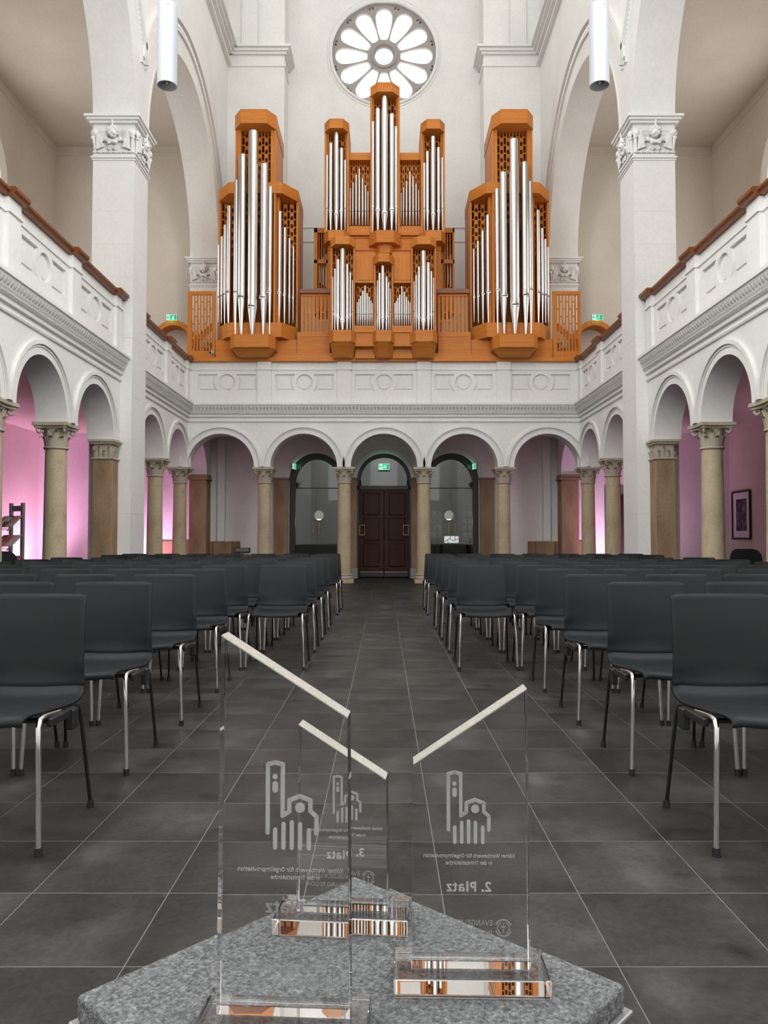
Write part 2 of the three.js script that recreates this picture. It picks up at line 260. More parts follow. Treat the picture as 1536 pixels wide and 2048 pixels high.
// back wall: two broad pilasters, recessed centre with the rose
{
  const [rcx, rcy] = at(768, 105, ROSEW), RR = 1.585;
  const sh = poly([[-2.9, GF0], [2.9, GF0], [2.9, TOP], [-2.9, TOP]]);
  const hole = new THREE.Path(); hole.absarc(rcx, rcy, RR, 0, Math.PI * 2, true); sh.holes.push(hole);
  struct('wall_back', 'recessed white back wall above the organ with round window', 'wall', facing(sh, ROSEW, 0.35, 64), M.white);
  for (const [s, nm] of SIDES) {
    const x0 = s * 2.87, x1 = s * 4.52, cy = 15.0;
    struct('wall_back_pilaster_' + nm, `broad white wall pilaster ${nm} of the rose window`, 'wall', span(x0, x1, GF0, TOP, -UPW, -ROSEW - 0.3), M.white);
    const tr = struct('trim_back_' + nm, `stepped cornice across the ${nm} wall pilaster`, 'cornice');
    const step = (o, y0, y1) => { mesh('cornice_step', span(x0 - s * o, x1, y0, y1, -UPW + o, -ROSEW + 0.01), M.white, tr); };
    step(0.03, cy - 0.34, cy - 0.28); step(0.07, cy, cy + 0.07); step(0.13, cy + 0.07, cy + 0.15); step(0.2, cy + 0.15, cy + 0.22);
    mesh('fillet', [span(s * 3.55, s * 3.6, cy + 0.22, TOP, -UPW + 0.05, -UPW), span(s * 4.05, s * 4.1, cy + 0.22, TOP, -UPW + 0.05, -UPW)], M.white, tr);
  }
  struct('trim_back_course', 'thin string courses on the back wall behind the organ', 'moulding', [span(-2.87, 2.87, hgt(455, ROSEW) - 0.02, hgt(455, ROSEW) + 0.02, -ROSEW + 0.03, -ROSEW), span(-2.87, 2.87, hgt(483, ROSEW) - 0.02, hgt(483, ROSEW) + 0.02, -ROSEW + 0.03, -ROSEW)], M.white);
  // rose window
  const rose = struct('window_1', 'round rose window with twelve petal lights above the organ', 'window');
  rose.position.set(rcx, rcy, -ROSEW);
  const petal = (inset, Ctor) => {
    const p = new Ctor(), ro = 1.215, rr = 0.262 - inset, ri = 0.5 + inset, w = 0.115 - inset * 0.8;
    p.moveTo(ri, -w); p.quadraticCurveTo(ro - 0.35, -rr * 0.95, ro, -rr); p.absarc(ro, 0, rr, -Math.PI / 2, Math.PI / 2, false); p.quadraticCurveTo(ro - 0.35, rr * 0.95, ri, w); p.quadraticCurveTo(ri - 0.03, 0, ri, -w);
    return p;
  };
  const turn = (path, a) => path.getPoints(14).map((q) => new THREE.Vector2(q.x * Math.cos(a) - q.y * Math.sin(a), q.x * Math.sin(a) + q.y * Math.cos(a)));
  const disc = new THREE.Shape(); disc.absarc(0, 0, RR, 0, Math.PI * 2, false);
  const eyes = new THREE.Path(); eyes.absarc(0, 0, 0.29, 0, Math.PI * 2, true); disc.holes.push(eyes);
  for (let k = 0; k < 12; k++) {
    const a = k * Math.PI / 6 + Math.PI / 2;
    disc.holes.push(new THREE.Path(turn(petal(0, THREE.Path), a)));
    const b = a + Math.PI / 12, e = new THREE.Path(), c = [1.49 * Math.cos(b), 1.49 * Math.sin(b)];
    e.setFromPoints([[0.045, 0], [-0.06, 0.05], [0.01, 0.1], [0.05, 0.05], [0.05, -0.05], [0.01, -0.1], [-0.06, -0.05]].map(([u, v]) => new THREE.Vector2(c[0] + u * Math.cos(b) - v * Math.sin(b), c[1] + u * Math.sin(b) + v * Math.cos(b))));
    disc.holes.push(e);
  }
  mesh('tracery', new THREE.ExtrudeGeometry(disc, { depth: 0.14, bevelEnabled: true, bevelSize: 0.015, bevelThickness: 0.02, bevelSegments: 1, curveSegments: 40 }).translate(0, 0, -0.3), M.tracery, rose);
  mesh('window_reveal', [new THREE.TorusGeometry(RR + 0.02, 0.05, 8, 64).translate(0, 0, 0.0), new THREE.TorusGeometry(RR + 0.12, 0.018, 6, 64)], M.white, rose);
  for (let k = 0; k < 12; k++) mesh('petal_pane', extr(new THREE.Shape(turn(petal(-0.012, THREE.Shape), k * Math.PI / 6 + Math.PI / 2)), 0.01).translate(0, 0, -0.26), M.daypane, rose);
  mesh('spandrel_panes', new THREE.RingGeometry(1.38, 1.57, 48).translate(0, 0, -0.29), M.bluePane, rose);
  // centre medallion: white glass with leading of a circle and a descending bird shape
  const med = document.createElement('canvas'); med.width = med.height = 256; const c = med.getContext('2d');
  c.fillStyle = '#ffffff'; c.fillRect(0, 0, 256, 256); c.lineWidth = 9; c.strokeStyle = '#6f8fd8'; c.beginPath(); c.arc(128, 120, 92, 0.15, Math.PI - 0.15); c.stroke();
  c.lineWidth = 5; c.strokeStyle = '#8d949c'; c.beginPath(); c.moveTo(128, 70); c.lineTo(128, 170); c.moveTo(80, 70); c.quadraticCurveTo(110, 120, 128, 110); c.quadraticCurveTo(146, 120, 176, 70); c.moveTo(60, 40); c.lineTo(90, 80); c.moveTo(196, 40); c.lineTo(166, 80); c.moveTo(70, 200); c.lineTo(110, 160); c.moveTo(186, 200); c.lineTo(146, 160); c.stroke();
  const mt = new THREE.CanvasTexture(med); mt.colorSpace = THREE.SRGBColorSpace;
  mesh('medallion_pane', new THREE.CircleGeometry(0.3, 40).translate(0, 0, -0.24), new THREE.MeshStandardMaterial({ color: 0xffffff, emissive: 0xffffff, emissiveMap: mt, map: mt, emissiveIntensity: 1.4, roughness: 0.3 }), rose);
  mesh('centre_ring', new THREE.TorusGeometry(0.36, 0.05, 8, 40).translate(0, 0, -0.13), M.tracery, rose);
}

// arcade walls
function arcade(s0, s1, centres, top) {
  const sh = new THREE.Shape(); sh.moveTo(s0, top); sh.lineTo(s1, top); sh.lineTo(s1, SPRING);
  for (const c of [...centres].reverse()) { sh.lineTo(c + 0.8, SPRING); sh.absarc(c, SPRING, 0.8, 0, Math.PI, false); }
  sh.lineTo(s0, SPRING); sh.closePath(); return sh;
}
const A1 = 0.01;
const NEARC = [8.71, 10.71, 12.71], FARC = [15.79, 17.82, 19.87], BACKC = [-3.915, -1.925, 0, 1.925, 3.915];
for (const [s, nm] of SIDES) {
  const x0 = s < 0 ? -ARC - ARC_T : ARC;
  for (const [z0, z1, cs, far] of [[7.4, 13.85, NEARC, 'near'], [14.6, 21.3, FARC, 'far']]) {
    const w = struct('wall_arcade_' + nm, `white round-arched arcade wall of the ${far} bay on the ${nm}`, 'wall', sideways(arcade(z0, z1, cs, GF1), x0, ARC_T, 32), M.white);
    cs.forEach((c) => {
      const f = s < 0 ? -ARC : ARC;
      if (c > 18.7) return;
      mesh('arch_band', sideways(halfRing(0.8, 0.885, c, SPRING), s < 0 ? f : f - 0.012, 0.012, 32), M.white, w);
      mesh('arch_moulding', [sideways(halfRing(0.905, 0.925, c, SPRING), s < 0 ? f : f - 0.02, 0.02, 32), sideways(halfRing(0.94, 0.995, c, SPRING, A1, Math.PI - A1), s < 0 ? f : f - 0.045, 0.045, 32)], M.white, w);
    });
  }
}
{
  const w = struct('wall_arcade_back', 'white arcade wall of five round arches under the organ gallery', 'wall', facing(arcade(-ARC - 0.02, ARC + 0.02, BACKC, GF1), GAL, ARC_T, 32), M.white);
  for (const c of BACKC) {
    mesh('arch_band', facing(halfRing(0.8, 0.885, c, SPRING), GAL - 0.012, 0.012, 32), M.white, w);
    mesh('arch_moulding', [facing(halfRing(0.905, 0.925, c, SPRING), GAL - 0.02, 0.02, 32), facing(halfRing(0.94, 0.995, c, SPRING, A1, Math.PI - A1), GAL - 0.045, 0.045, 32)], M.white, w);
  }
  struct('floor_gallery_back', 'organ gallery slab over the entrance passage', 'floor', span(-ARC, ARC, GF0, GF1, -UPW - 0.8, -GAL - 0.4), M.cream);
}

// gallery cornice, parapet and handrail; path pieces: near left, far left, back, far right, near right
const cornicePts = [[0, 3.98], [0.05, 3.98], [0.05, 4.03], [0.085, 4.05], [0.085, 4.09], [0.11, 4.12], [0.17, 4.25], [0.19, 4.25], [0.19, 4.3], [0, 4.3]];
const railPts = [[-0.2, PAR], [0.05, PAR], [0.055, PAR + 0.03], [0.09, PAR + 0.05], [0.09, PAR + 0.085], [0.07, PAR + 0.1], [-0.2, PAR + 0.1]];
function runSide(pts, s, z0, z1, base = ARC) { // pts (out towards the nave, height)
  const g = extr(poly(pts.map(([o, y]) => [o, y])), z1 - z0); // out -> x, y, length -> z
  g.translate(0, 0, -z1);
  if (s > 0) { g.applyMatrix4(new THREE.Matrix4().makeScale(-1, 1, 1)); const ix = g.index; if (!ix) { const p = g.attributes.position.array, n = g.attributes.normal.array; for (let i = 0; i < p.length; i += 9) for (let k = 0; k < 3; k++) { [p[i + k], p[i + 6 + k]] = [p[i + 6 + k], p[i + k]]; [n[i + k], n[i + 6 + k]] = [n[i + 6 + k], n[i + k]]; } } }
  return g.translate(s * base, 0, 0);
}
function runBack(pts, x0, x1, d = GAL) {
  const g = extr(poly(pts), x1 - x0); // out -> x, y, length -> z
  g.rotateY(-Math.PI / 2); // out -> z, length -> -x
  return g.translate(x1, 0, -d);
}
function panelShape(len) {
  const sh = poly([[-len / 2, 0], [len / 2, 0], [len / 2, 0.83], [-len / 2, 0.83]]), cy = 0.515, h = 0.2, R2 = 0.3, hw = Math.min(0.7, len / 2 - 0.09);
  for (const k of [-1, 1]) {
    const p = new THREE.Path(), a = Math.asin(h / R2), xi = R2 * Math.cos(a);
    if (k > 0) { p.moveTo(xi, cy - h); p.lineTo(hw, cy - h); p.lineTo(hw, cy + h); p.lineTo(xi, cy + h); p.absarc(0, cy, R2, a, -a, true); }
    else { p.moveTo(-xi, cy + h); p.lineTo(-hw, cy + h); p.lineTo(-hw, cy - h); p.lineTo(-xi, cy - h); p.absarc(0, cy, R2, Math.PI + a, Math.PI - a, true); }
    sh.holes.push(p);
  }
  const c = new THREE.Path(); c.absarc(0, cy, 0.2, 0, Math.PI * 2, true); sh.holes.push(c);
  return sh;
}
function innerShapes(len) {
  const cy = 0.515, out = [], hw = Math.min(0.7, len / 2 - 0.09) - 0.05, h = 0.15, R2 = 0.35, a = Math.asin(h / R2), xi = R2 * Math.cos(a);
  for (const k of [-1, 1]) { const p = new THREE.Shape(); if (k > 0) { p.moveTo(xi, cy - h); p.lineTo(hw, cy - h); p.lineTo(hw, cy + h); p.lineTo(xi, cy + h); p.absarc(0, cy, R2, a, -a, true); } else { p.moveTo(-xi, cy + h); p.lineTo(-hw, cy + h); p.lineTo(-hw, cy - h); p.lineTo(-xi, cy - h); p.absarc(0, cy, R2, Math.PI + a, Math.PI - a, true); } out.push(p); }
  const c = new THREE.Shape(); c.absarc(0, cy, 0.155, 0, Math.PI * 2, false); out.push(c);
  return out;
}
const PW = 0.33;
function leafBand(list, place, len) { // small upright leaves and beads along a run
  const n = Math.round(len / 0.085), leaf = new THREE.SphereGeometry(0.04, 6, 5).scale(0.75, 1.35, 0.55), bead = new THREE.IcosahedronGeometry(0.016, 0);
  for (let i = 0; i < n; i++) { const t = (i + 0.5) / n * len; list.push(place(leaf.clone().rotateX(0.42), t, 0.135, 4.185)); list.push(place(bead.clone(), t, 0.095, 4.07)); list.push(place(bead.clone(), t + 0.04, 0.095, 4.07)); }
}
for (const [s, nm] of SIDES) {
  for (const [z0, z1, posts, far] of [[7.4, 13.83, [7.6, 9.71, 11.71, 13.6], 'near'], [14.63, GAL + 0.05, [14.86, 16.8, 18.53], 'far']]) {
    const co = struct('trim_gallery_cornice_' + nm, `carved leaf cornice under the ${far} parapet on the ${nm}`, 'cornice', [runSide(cornicePts, s, z0, z1), runSide([[0, 3.86], [0.03, 3.86], [0.04, 3.885], [0.03, 3.91], [0, 3.91]], s, z0, z1)], M.white);
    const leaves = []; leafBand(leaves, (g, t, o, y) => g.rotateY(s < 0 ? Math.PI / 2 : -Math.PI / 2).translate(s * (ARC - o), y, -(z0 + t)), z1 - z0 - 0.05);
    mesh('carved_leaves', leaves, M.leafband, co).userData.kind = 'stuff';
    const par = struct('wall_parapet_' + nm, `white gallery parapet with circle panels, ${far} bay on the ${nm}`, 'parapet', span(s * (ARC + 0.05), s * (ARC + 0.3), GF1, PAR, -z0, -z1), M.white);
    for (let i = 0; i + 1 < posts.length; i++) {
      const a = posts[i], b = posts[i + 1], len = b - a, c = (a + b) / 2, g = sideways(panelShape(len), s < 0 ? -ARC - 0.055 : ARC, 0.055, 24).translate(0, GF1, -c);
      const p = mesh('relief_panel', g, M.white, par);
      const f = s < 0 ? -ARC - 0.055 : ARC + 0.025;
      for (const q of innerShapes(len)) mesh('relief_field', sideways(q, f, 0.03, 20).translate(0, GF1, -c), M.white, p);
      mesh('panel_rail', [span(s * (ARC - 0.02), s * (ARC + 0.055), GF1 + 0.81, GF1 + 0.85, -a, -b), span(s * (ARC + 0.02), s * (ARC + 0.055), GF1 + 0.83, PAR, -a, -b)], M.white, par);
    }
    posts.forEach((z) => { const w = z < z0 + 0.3 || z > z1 - 0.3 ? PW * 0.8 : PW; const q = mesh('parapet_post', span(s * (ARC - 0.055), s * (ARC + 0.06), GF1, PAR, -z - w / 2, -z + w / 2), M.white, par); mesh('post_cap', span(s * (ARC - 0.08), s * (ARC + 0.06), GF1 + 0.81, GF1 + 0.86, -z - w / 2 - 0.02, -z + w / 2 + 0.02), M.white, q); });
    const hr = struct('trim_handrail_' + nm, `brown moulded wooden handrail on the ${far} parapet on the ${nm}`, 'handrail', runSide(railPts, s, z0, z1), M.rail);
    posts.forEach((z) => mesh('rail_break', runSide(railPts.map(([o, y]) => [o + (o > 0 ? 0.07 : 0), y + (y > PAR + 0.06 ? 0.008 : 0)]), s, z - PW / 2 - 0.03, Math.min(z1, z + PW / 2 + 0.03)), M.rail, hr));
  }
}
{
  const co = struct('trim_gallery_cornice_back', 'carved leaf cornice under the organ gallery parapet', 'cornice', [runBack(cornicePts, -ARC, ARC), runBack([[0, 3.86], [0.03, 3.86], [0.04, 3.885], [0.03, 3.91], [0, 3.91]], -ARC, ARC)], M.white);
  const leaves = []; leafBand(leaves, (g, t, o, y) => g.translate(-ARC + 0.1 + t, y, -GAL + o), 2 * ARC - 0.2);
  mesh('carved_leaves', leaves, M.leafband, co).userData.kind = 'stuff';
  const par = struct('wall_parapet_back', 'white organ gallery parapet with five circle panels', 'parapet', span(-ARC, ARC, GF1, PAR, -GAL - 0.3, -GAL - 0.05), M.white);
  const posts = [-4.68, -2.87, -0.955, 0.955, 2.87, 4.68];
  for (let i = 0; i < 5; i++) {
    const a = posts[i], b = posts[i + 1], len = b - a, c = (a + b) / 2;
    const p = mesh('relief_panel', facing(panelShape(len), GAL, 0.055, 24).translate(c, GF1, 0), M.white, par);
    for (const q of innerShapes(len)) mesh('relief_field', facing(q, GAL + 0.025, 0.03, 20).translate(c, GF1, 0), M.white, p);
    mesh('panel_rail', [span(a, b, GF1 + 0.81, GF1 + 0.85, -GAL + 0.02, -GAL - 0.055), span(a, b, GF1 + 0.83, PAR, -GAL - 0.02, -GAL - 0.055)], M.white, par);
  }
  posts.slice(1, 5).forEach((x) => { const q = mesh('parapet_post', span(x - PW / 2, x + PW / 2, GF1, PAR, -GAL + 0.055, -GAL - 0.06), M.white, par); mesh('post_cap', span(x - PW / 2 - 0.02, x + PW / 2 + 0.02, GF1 + 0.81, GF1 + 0.86, -GAL + 0.08, -GAL - 0.06), M.white, q); });
}

// ---------- columns, pilasters and pillars ----------
function leafGeo(w, h, curl) { // acanthus-like leaf: a bent, ribbed sheet with thickness, root at origin, growing up and outwards in +z
  const g = new THREE.BoxGeometry(w, h, 0.014, 4, 6, 1), p = g.attributes.position;
  for (let i = 0; i < p.count; i++) {
    const t = p.getY(i) / h + 0.5, u = p.getX(i) / w * 2;
    const taper = t < 0.75 ? 0.75 + 0.25 * Math.sin(t * Math.PI) : (1 - t) * 3.4 + 0.12;
    const out = t < 0.7 ? 0.03 * t : 0.021 + curl * ((t - 0.7) / 0.3) ** 2;
    p.setXYZ(i, p.getX(i) * taper, t * h - (t > 0.85 ? (t - 0.85) * h * 0.9 : 0), p.getZ(i) + out + 0.016 * Math.abs(Math.sin(u * 4.5)) - 0.022 * u * u);
  }
  g.computeVertexNormals(); return g;
}
const volGeo = new THREE.TorusGeometry(0.034, 0.019, 6, 12);
function buildColumn() {
  const o = thing('column', '', 'column', [0, 0, 0], 0, 'sandstone columns of the arcades');
  mesh('plinth', rbox(0.46, 0.1, 0.46, 0.01, 0, 0.05, 0), M.stone, o);
  mesh('base_moulding', new THREE.LatheGeometry([[0.02, 0.1], [0.215, 0.1], [0.225, 0.125], [0.215, 0.15], [0.19, 0.155], [0.185, 0.18], [0.2, 0.19], [0.205, 0.205], [0.195, 0.22], [0.178, 0.225], [0.02, 0.225]].map((q) => new THREE.Vector2(...q)), 32), M.stonePlain, o);
  mesh('shaft', new THREE.CylinderGeometry(0.152, 0.176, 2.185, 40, 6, true).translate(0, 0.225 + 1.0925, 0), M.stone, o);
  const cap = mesh('capital', new THREE.LatheGeometry([[0.15, 0], [0.15, 0.04], [0.155, 0.15], [0.175, 0.25], [0.2, 0.29], [0.02, 0.29]].map((q) => new THREE.Vector2(...q)), 28).translate(0, 2.42, 0), M.stonePlain, o);
  mesh('astragal', new THREE.TorusGeometry(0.16, 0.02, 8, 32).rotateX(Math.PI / 2).translate(0, 2.41, 0), M.stonePlain, o);
  const lo = leafGeo(0.1, 0.17, 0.085), hi = leafGeo(0.085, 0.27, 0.1);
  for (let k = 0; k < 8; k++) {
    const m = mesh('leaf', lo, M.stonePlain, cap); m.rotation.y = k * Math.PI / 4; m.position.set(Math.sin(k * Math.PI / 4) * 0.15, 2.43, Math.cos(k * Math.PI / 4) * 0.15);
    const n = mesh('leaf', hi, M.stonePlain, cap), a = (k + 0.5) * Math.PI / 4; n.rotation.y = a; n.position.set(Math.sin(a) * 0.148, 2.43, Math.cos(a) * 0.148);
  }
  for (let k = 0; k < 4; k++) { const a = Math.PI / 4 + k * Math.PI / 2, m = mesh('volute', volGeo, M.stonePlain, cap); m.rotation.y = a + Math.PI / 2; m.position.set(Math.sin(a) * 0.255, 2.665, Math.cos(a) * 0.255); }
  const ab = (w, n, y0, y1) => { const pts = []; for (let k = 0; k < 4; k++) { const a = k * Math.PI / 2; for (const [u, v] of [[-w, w - 0.001], [-w + 0.035, w], [-w / 2, w - n * 0.8], [0, w - n], [w / 2, w - n * 0.8], [w - 0.035, w]]) pts.push([u * Math.cos(a) + v * Math.sin(a), -u * Math.sin(a) + v * Math.cos(a)]); } return prism(pts, y0, y1); };
  mesh('abacus', [ab(0.235, 0.035, 2.695, 2.73), ab(0.26, 0.02, 2.73, SPRING)], M.stonePlain, o);
  return o;
}
const col = buildColumn();
let colUsed = false;
function putColumn(x, d, label) {
  const o = colUsed ? col.clone() : col;
  if (colUsed) { o.name = numbered('column'); scene.add(o); }
  colUsed = true; o.position.set(x, 0, -d); o.userData = { label, category: 'column', group: 'sandstone columns of the arcades' };
}
const CX = 4.94;
for (const [s, nm] of SIDES) {
  putColumn(s * CX, 11.71, `round sandstone column in front of the ${nm} pillar, nearest one fully in view`);
  putColumn(s * CX, 9.71, `round sandstone column cut by the ${nm} edge of the picture`);
  putColumn(s * CX, 16.8, `sandstone column just behind the ${nm} white pillar`);
  putColumn(s * CX, 18.85, `sandstone corner column where ${nm} arcade meets entrance arcade`);
}
putColumn(-2.89, 18.85, 'sandstone column left of the left glass door');
putColumn(-0.96, 18.85, 'sandstone column left of the central wooden door');
putColumn(0.96, 18.85, 'sandstone column right of the central wooden door');
putColumn(2.89, 18.85, 'sandstone column right of the right glass door');

// square sandstone pilasters set against the pillars
function pilaster(x0, x1, z0, z1, label, faces) {
  const o = thing('pilaster', label, 'pilaster', [(x0 + x1) / 2, 0, -(z0 + z1) / 2], 0, 'square sandstone pilasters');
  const w = Math.abs(x1 - x0), d = z1 - z0;
  mesh('plinth', rbox(w + 0.08, 0.2, d + 0.08, 0.01, 0, 0.1, 0), M.brown, o);
  mesh('shaft', rbox(w, 2.24, d, 0.008, 0, 0.2 + 1.12, 0), M.brown, o);
  mesh('necking', rbox(w + 0.05, 0.03, d + 0.05, 0.01, 0, 2.45, 0), M.stonePlain, o);
  const cap = mesh('capital', box(w - 0.02, 0.24, d - 0.02, 0, 2.58, 0), M.stonePlain, o);
  const lo = leafGeo(0.075, 0.14, 0.05), hi = leafGeo(0.065, 0.22, 0.055);
  for (const [a, half, dist] of [[0, w / 2, d / 2], [Math.PI / 2, d / 2, w / 2], [-Math.PI / 2, d / 2, w / 2], [Math.PI, w / 2, d / 2]]) {
    const n = Math.max(3, Math.round(half * 2 / 0.085));
    for (let k = 0; k < n; k++) { const u = -half + (k + 0.5) * 2 * half / n, m = mesh('leaf', k % 2 ? hi : lo, M.stonePlain, cap); m.rotation.y = a; m.position.set(u * Math.cos(a) + (dist - 0.015) * Math.sin(a), 2.465, -u * Math.sin(a) + (dist - 0.015) * Math.cos(a)); }
  }
  mesh('abacus', [rbox(w + 0.08, 0.035, d + 0.08, 0.008, 0, 2.715, 0), rbox(w + 0.13, 0.05, d + 0.13, 0.012, 0, 2.755, 0)], M.stonePlain, o);
  return o;
}
for (const [s, nm] of SIDES) {
  pilaster(s * 4.72, s * 5.06, 13.5, 13.82, `square brown stone pilaster on near face of the ${nm} pillar`);
  pilaster(s * 4.72, s * 5.06, 14.64, 14.96, `square brown stone pilaster on far face of the ${nm} pillar`);
}

// carved capital face: cherub head, crossed arms, wings, rosettes, leaf row; drawn around x = 0, y up from 0 to 0.6, z outwards
function capitalFace(parent, w, mat) {
  const f = new THREE.Group();
  const head = [ball(0.082, 0, 0.42, 0.07, 0.92, 1.1, 0.95, 18, 14), ball(0.014, 0, 0.405, 0.152, 0.9, 1.3, 1), ball(0.03, -0.04, 0.385, 0.125), ball(0.03, 0.04, 0.385, 0.125), ball(0.02, 0, 0.345, 0.125), ball(0.018, 0, 0.372, 0.137, 1.5, 0.5, 0.7), ball(0.03, 0, 0.452, 0.118, 2, 0.6, 1)];
  for (let k = 0; k < 9; k++) { const a = Math.PI * (0.05 + 0.9 * k / 8); head.push(ball(0.028, 0.078 * Math.cos(a), 0.44 + 0.075 * Math.sin(a), 0.085 + (k % 2) * 0.012)); }
  head.push(ball(0.02, -0.085, 0.41, 0.06), ball(0.02, 0.085, 0.41, 0.06));
  mesh('cherub_head', head, mat, parent);
  mesh('crossed_arms', [bar([-0.13, 0.31, 0.05], [0.06, 0.235, 0.09], 0.034, 0.024), bar([0.13, 0.31, 0.05], [-0.06, 0.24, 0.075], 0.034, 0.024), ball(0.028, 0.07, 0.232, 0.09), ball(0.028, -0.07, 0.238, 0.08), ball(0.04, -0.13, 0.31, 0.045), ball(0.04, 0.13, 0.31, 0.045)], mat, parent);
  for (const k of [-1, 1]) {
    const wing = [];
    for (let i = 0; i < 6; i++) {
      const t = i / 5, c = new THREE.CatmullRomCurve3([new THREE.Vector3(k * 0.1, 0.42 - 0.12 * t, 0.02), new THREE.Vector3(k * (0.17 + 0.02 * t), 0.47 - 0.18 * t, 0.05), new THREE.Vector3(k * (0.26 - 0.05 * t), 0.44 - 0.2 * t, 0.06), new THREE.Vector3(k * (w / 2 - 0.08 - 0.13 * t), 0.13 + 0.01 * i, 0.035)]);
      wing.push(new THREE.TubeGeometry(c, 8, 0.02, 5));
    }
    mesh('wing', wing, mat, parent);
    mesh('corner_scroll', [ball(0.06, k * (w / 2 - 0.05), 0.43, 0.045, 1, 1, 0.8), new THREE.TorusGeometry(0.062, 0.02, 6, 14).translate(k * (w / 2 - 0.05), 0.43, 0.04), bar([k * (w / 2 - 0.02), 0.36, 0.04], [k * (w / 2 - 0.05), 0.1, 0.015], 0.034, 0.022, 8), ball(0.03, k * (w / 2 - 0.005), 0.335, 0.05)], mat, parent);
    mesh('rosette', [new THREE.TorusGeometry(0.032, 0.014, 6, 10).translate(k * 0.05, 0.16, 0.04), ball(0.016, k * 0.05, 0.16, 0.045), ...[0, 1, 2, 3, 4].map((q) => ball(0.016, k * 0.05 + 0.034 * Math.cos(q * 1.257), 0.16 + 0.034 * Math.sin(q * 1.257), 0.045))], mat, parent);
  }
  const row = []; for (let k = 0; k < 8; k++) { const x = -w / 2 + (k + 0.5) * w / 8; row.push(new THREE.TorusGeometry(0.034, 0.014, 6, 8, Math.PI).translate(x, 0.075, 0.02), ball(0.018, x, 0.085, 0.018)); }
  mesh('leaf_row', row, mat, parent);
  mesh('crown_bow', [ball(0.022, 0, 0.54, 0.09), ball(0.03, -0.045, 0.53, 0.06, 1.4, 0.6, 0.6), ball(0.03, 0.045, 0.53, 0.06, 1.4, 0.6, 0.6), bar([0, 0.54, 0.09], [0, 0.63, 0.11], 0.018)], mat, parent);
  return f;
}
function bigCapital(o, w, d, y, faces) { // on a shaft w (x) by d (z), bottom at y
  const cap = mesh('capital', [box(w, 0.62, d, 0, y + 0.31, 0)], M.stucco, o);
  mesh('necking', [rbox(w + 0.07, 0.04, d + 0.07, 0.012, 0, y, 0), rbox(w + 0.035, 0.035, d + 0.035, 0.01, 0, y - 0.04, 0)], M.stucco, o);
  mesh('abacus', [rbox(w + 0.12, 0.05, d + 0.12, 0.01, 0, y + 0.63, 0), rbox(w + 0.2, 0.05, d + 0.2, 0.015, 0, y + 0.675, 0), rbox(w + 0.26, 0.05, d + 0.26, 0.01, 0, y + 0.722, 0)], M.stucco, o);
  for (const a of faces) {
    const sideFace = Math.abs(Math.sin(a)) > 0.5, fw = sideFace ? d : w, dist = (sideFace ? w : d) / 2, hold = new THREE.Group();
    capitalFace(hold, fw, M.stucco);
    for (const m of [...hold.children]) { m.rotation.y = a; m.position.set(Math.sin(a) * dist, y, Math.cos(a) * dist); cap.add(m); }
  }
}
for (const [s, nm] of SIDES) {
    for (const [z0, z1, what] of [[13.83, 14.63, 'in full view'], [6.76, 7.56, 'nearest the altar, out at the side']]) {
    const o = thing('pillar', what === 'in full view' ? `tall square white pillar on the ${nm} with cherub capital` : `tall square white pillar ${what} on the ${nm}`, 'pillar', [s * (PIL + PILO) / 2, 0, -(z0 + z1) / 2], 0, 'great square nave pillars');
    const w = PILO - PIL, d = z1 - z0, ys = [0, 0.5, 1.5, 2.55, 3.6, 4.65, 5.75, 6.35, 6.95, 7.9];
    for (let i = 0; i + 1 < ys.length; i++) mesh('stone_block', rbox(w, ys[i + 1] - ys[i] - 0.001, d, 0.0025, 0, (ys[i] + ys[i + 1]) / 2, 0), M.white, o);
    bigCapital(o, w, d, 7.93, [0, s < 0 ? Math.PI / 2 : -Math.PI / 2, Math.PI]);
  }
  // respond at the back wall
  const o = thing('wall_respond', `white respond with cherub capital behind the ${nm} organ tower`, 'pillar', [s * (PIL + PILO) / 2, 0, -(20.9 + UPW) / 2], 0, 'responds at the back wall');
  const w = PILO - PIL, d = UPW - 20.9;
  mesh('stone_block', box(w, 7.9 - GF1 - 0.01, d - 0.01, 0, (7.9 + GF1) / 2, 0), M.white, o);
  bigCapital(o, w, d, 7.93, [0, s < 0 ? Math.PI / 2 : -Math.PI / 2]);
}

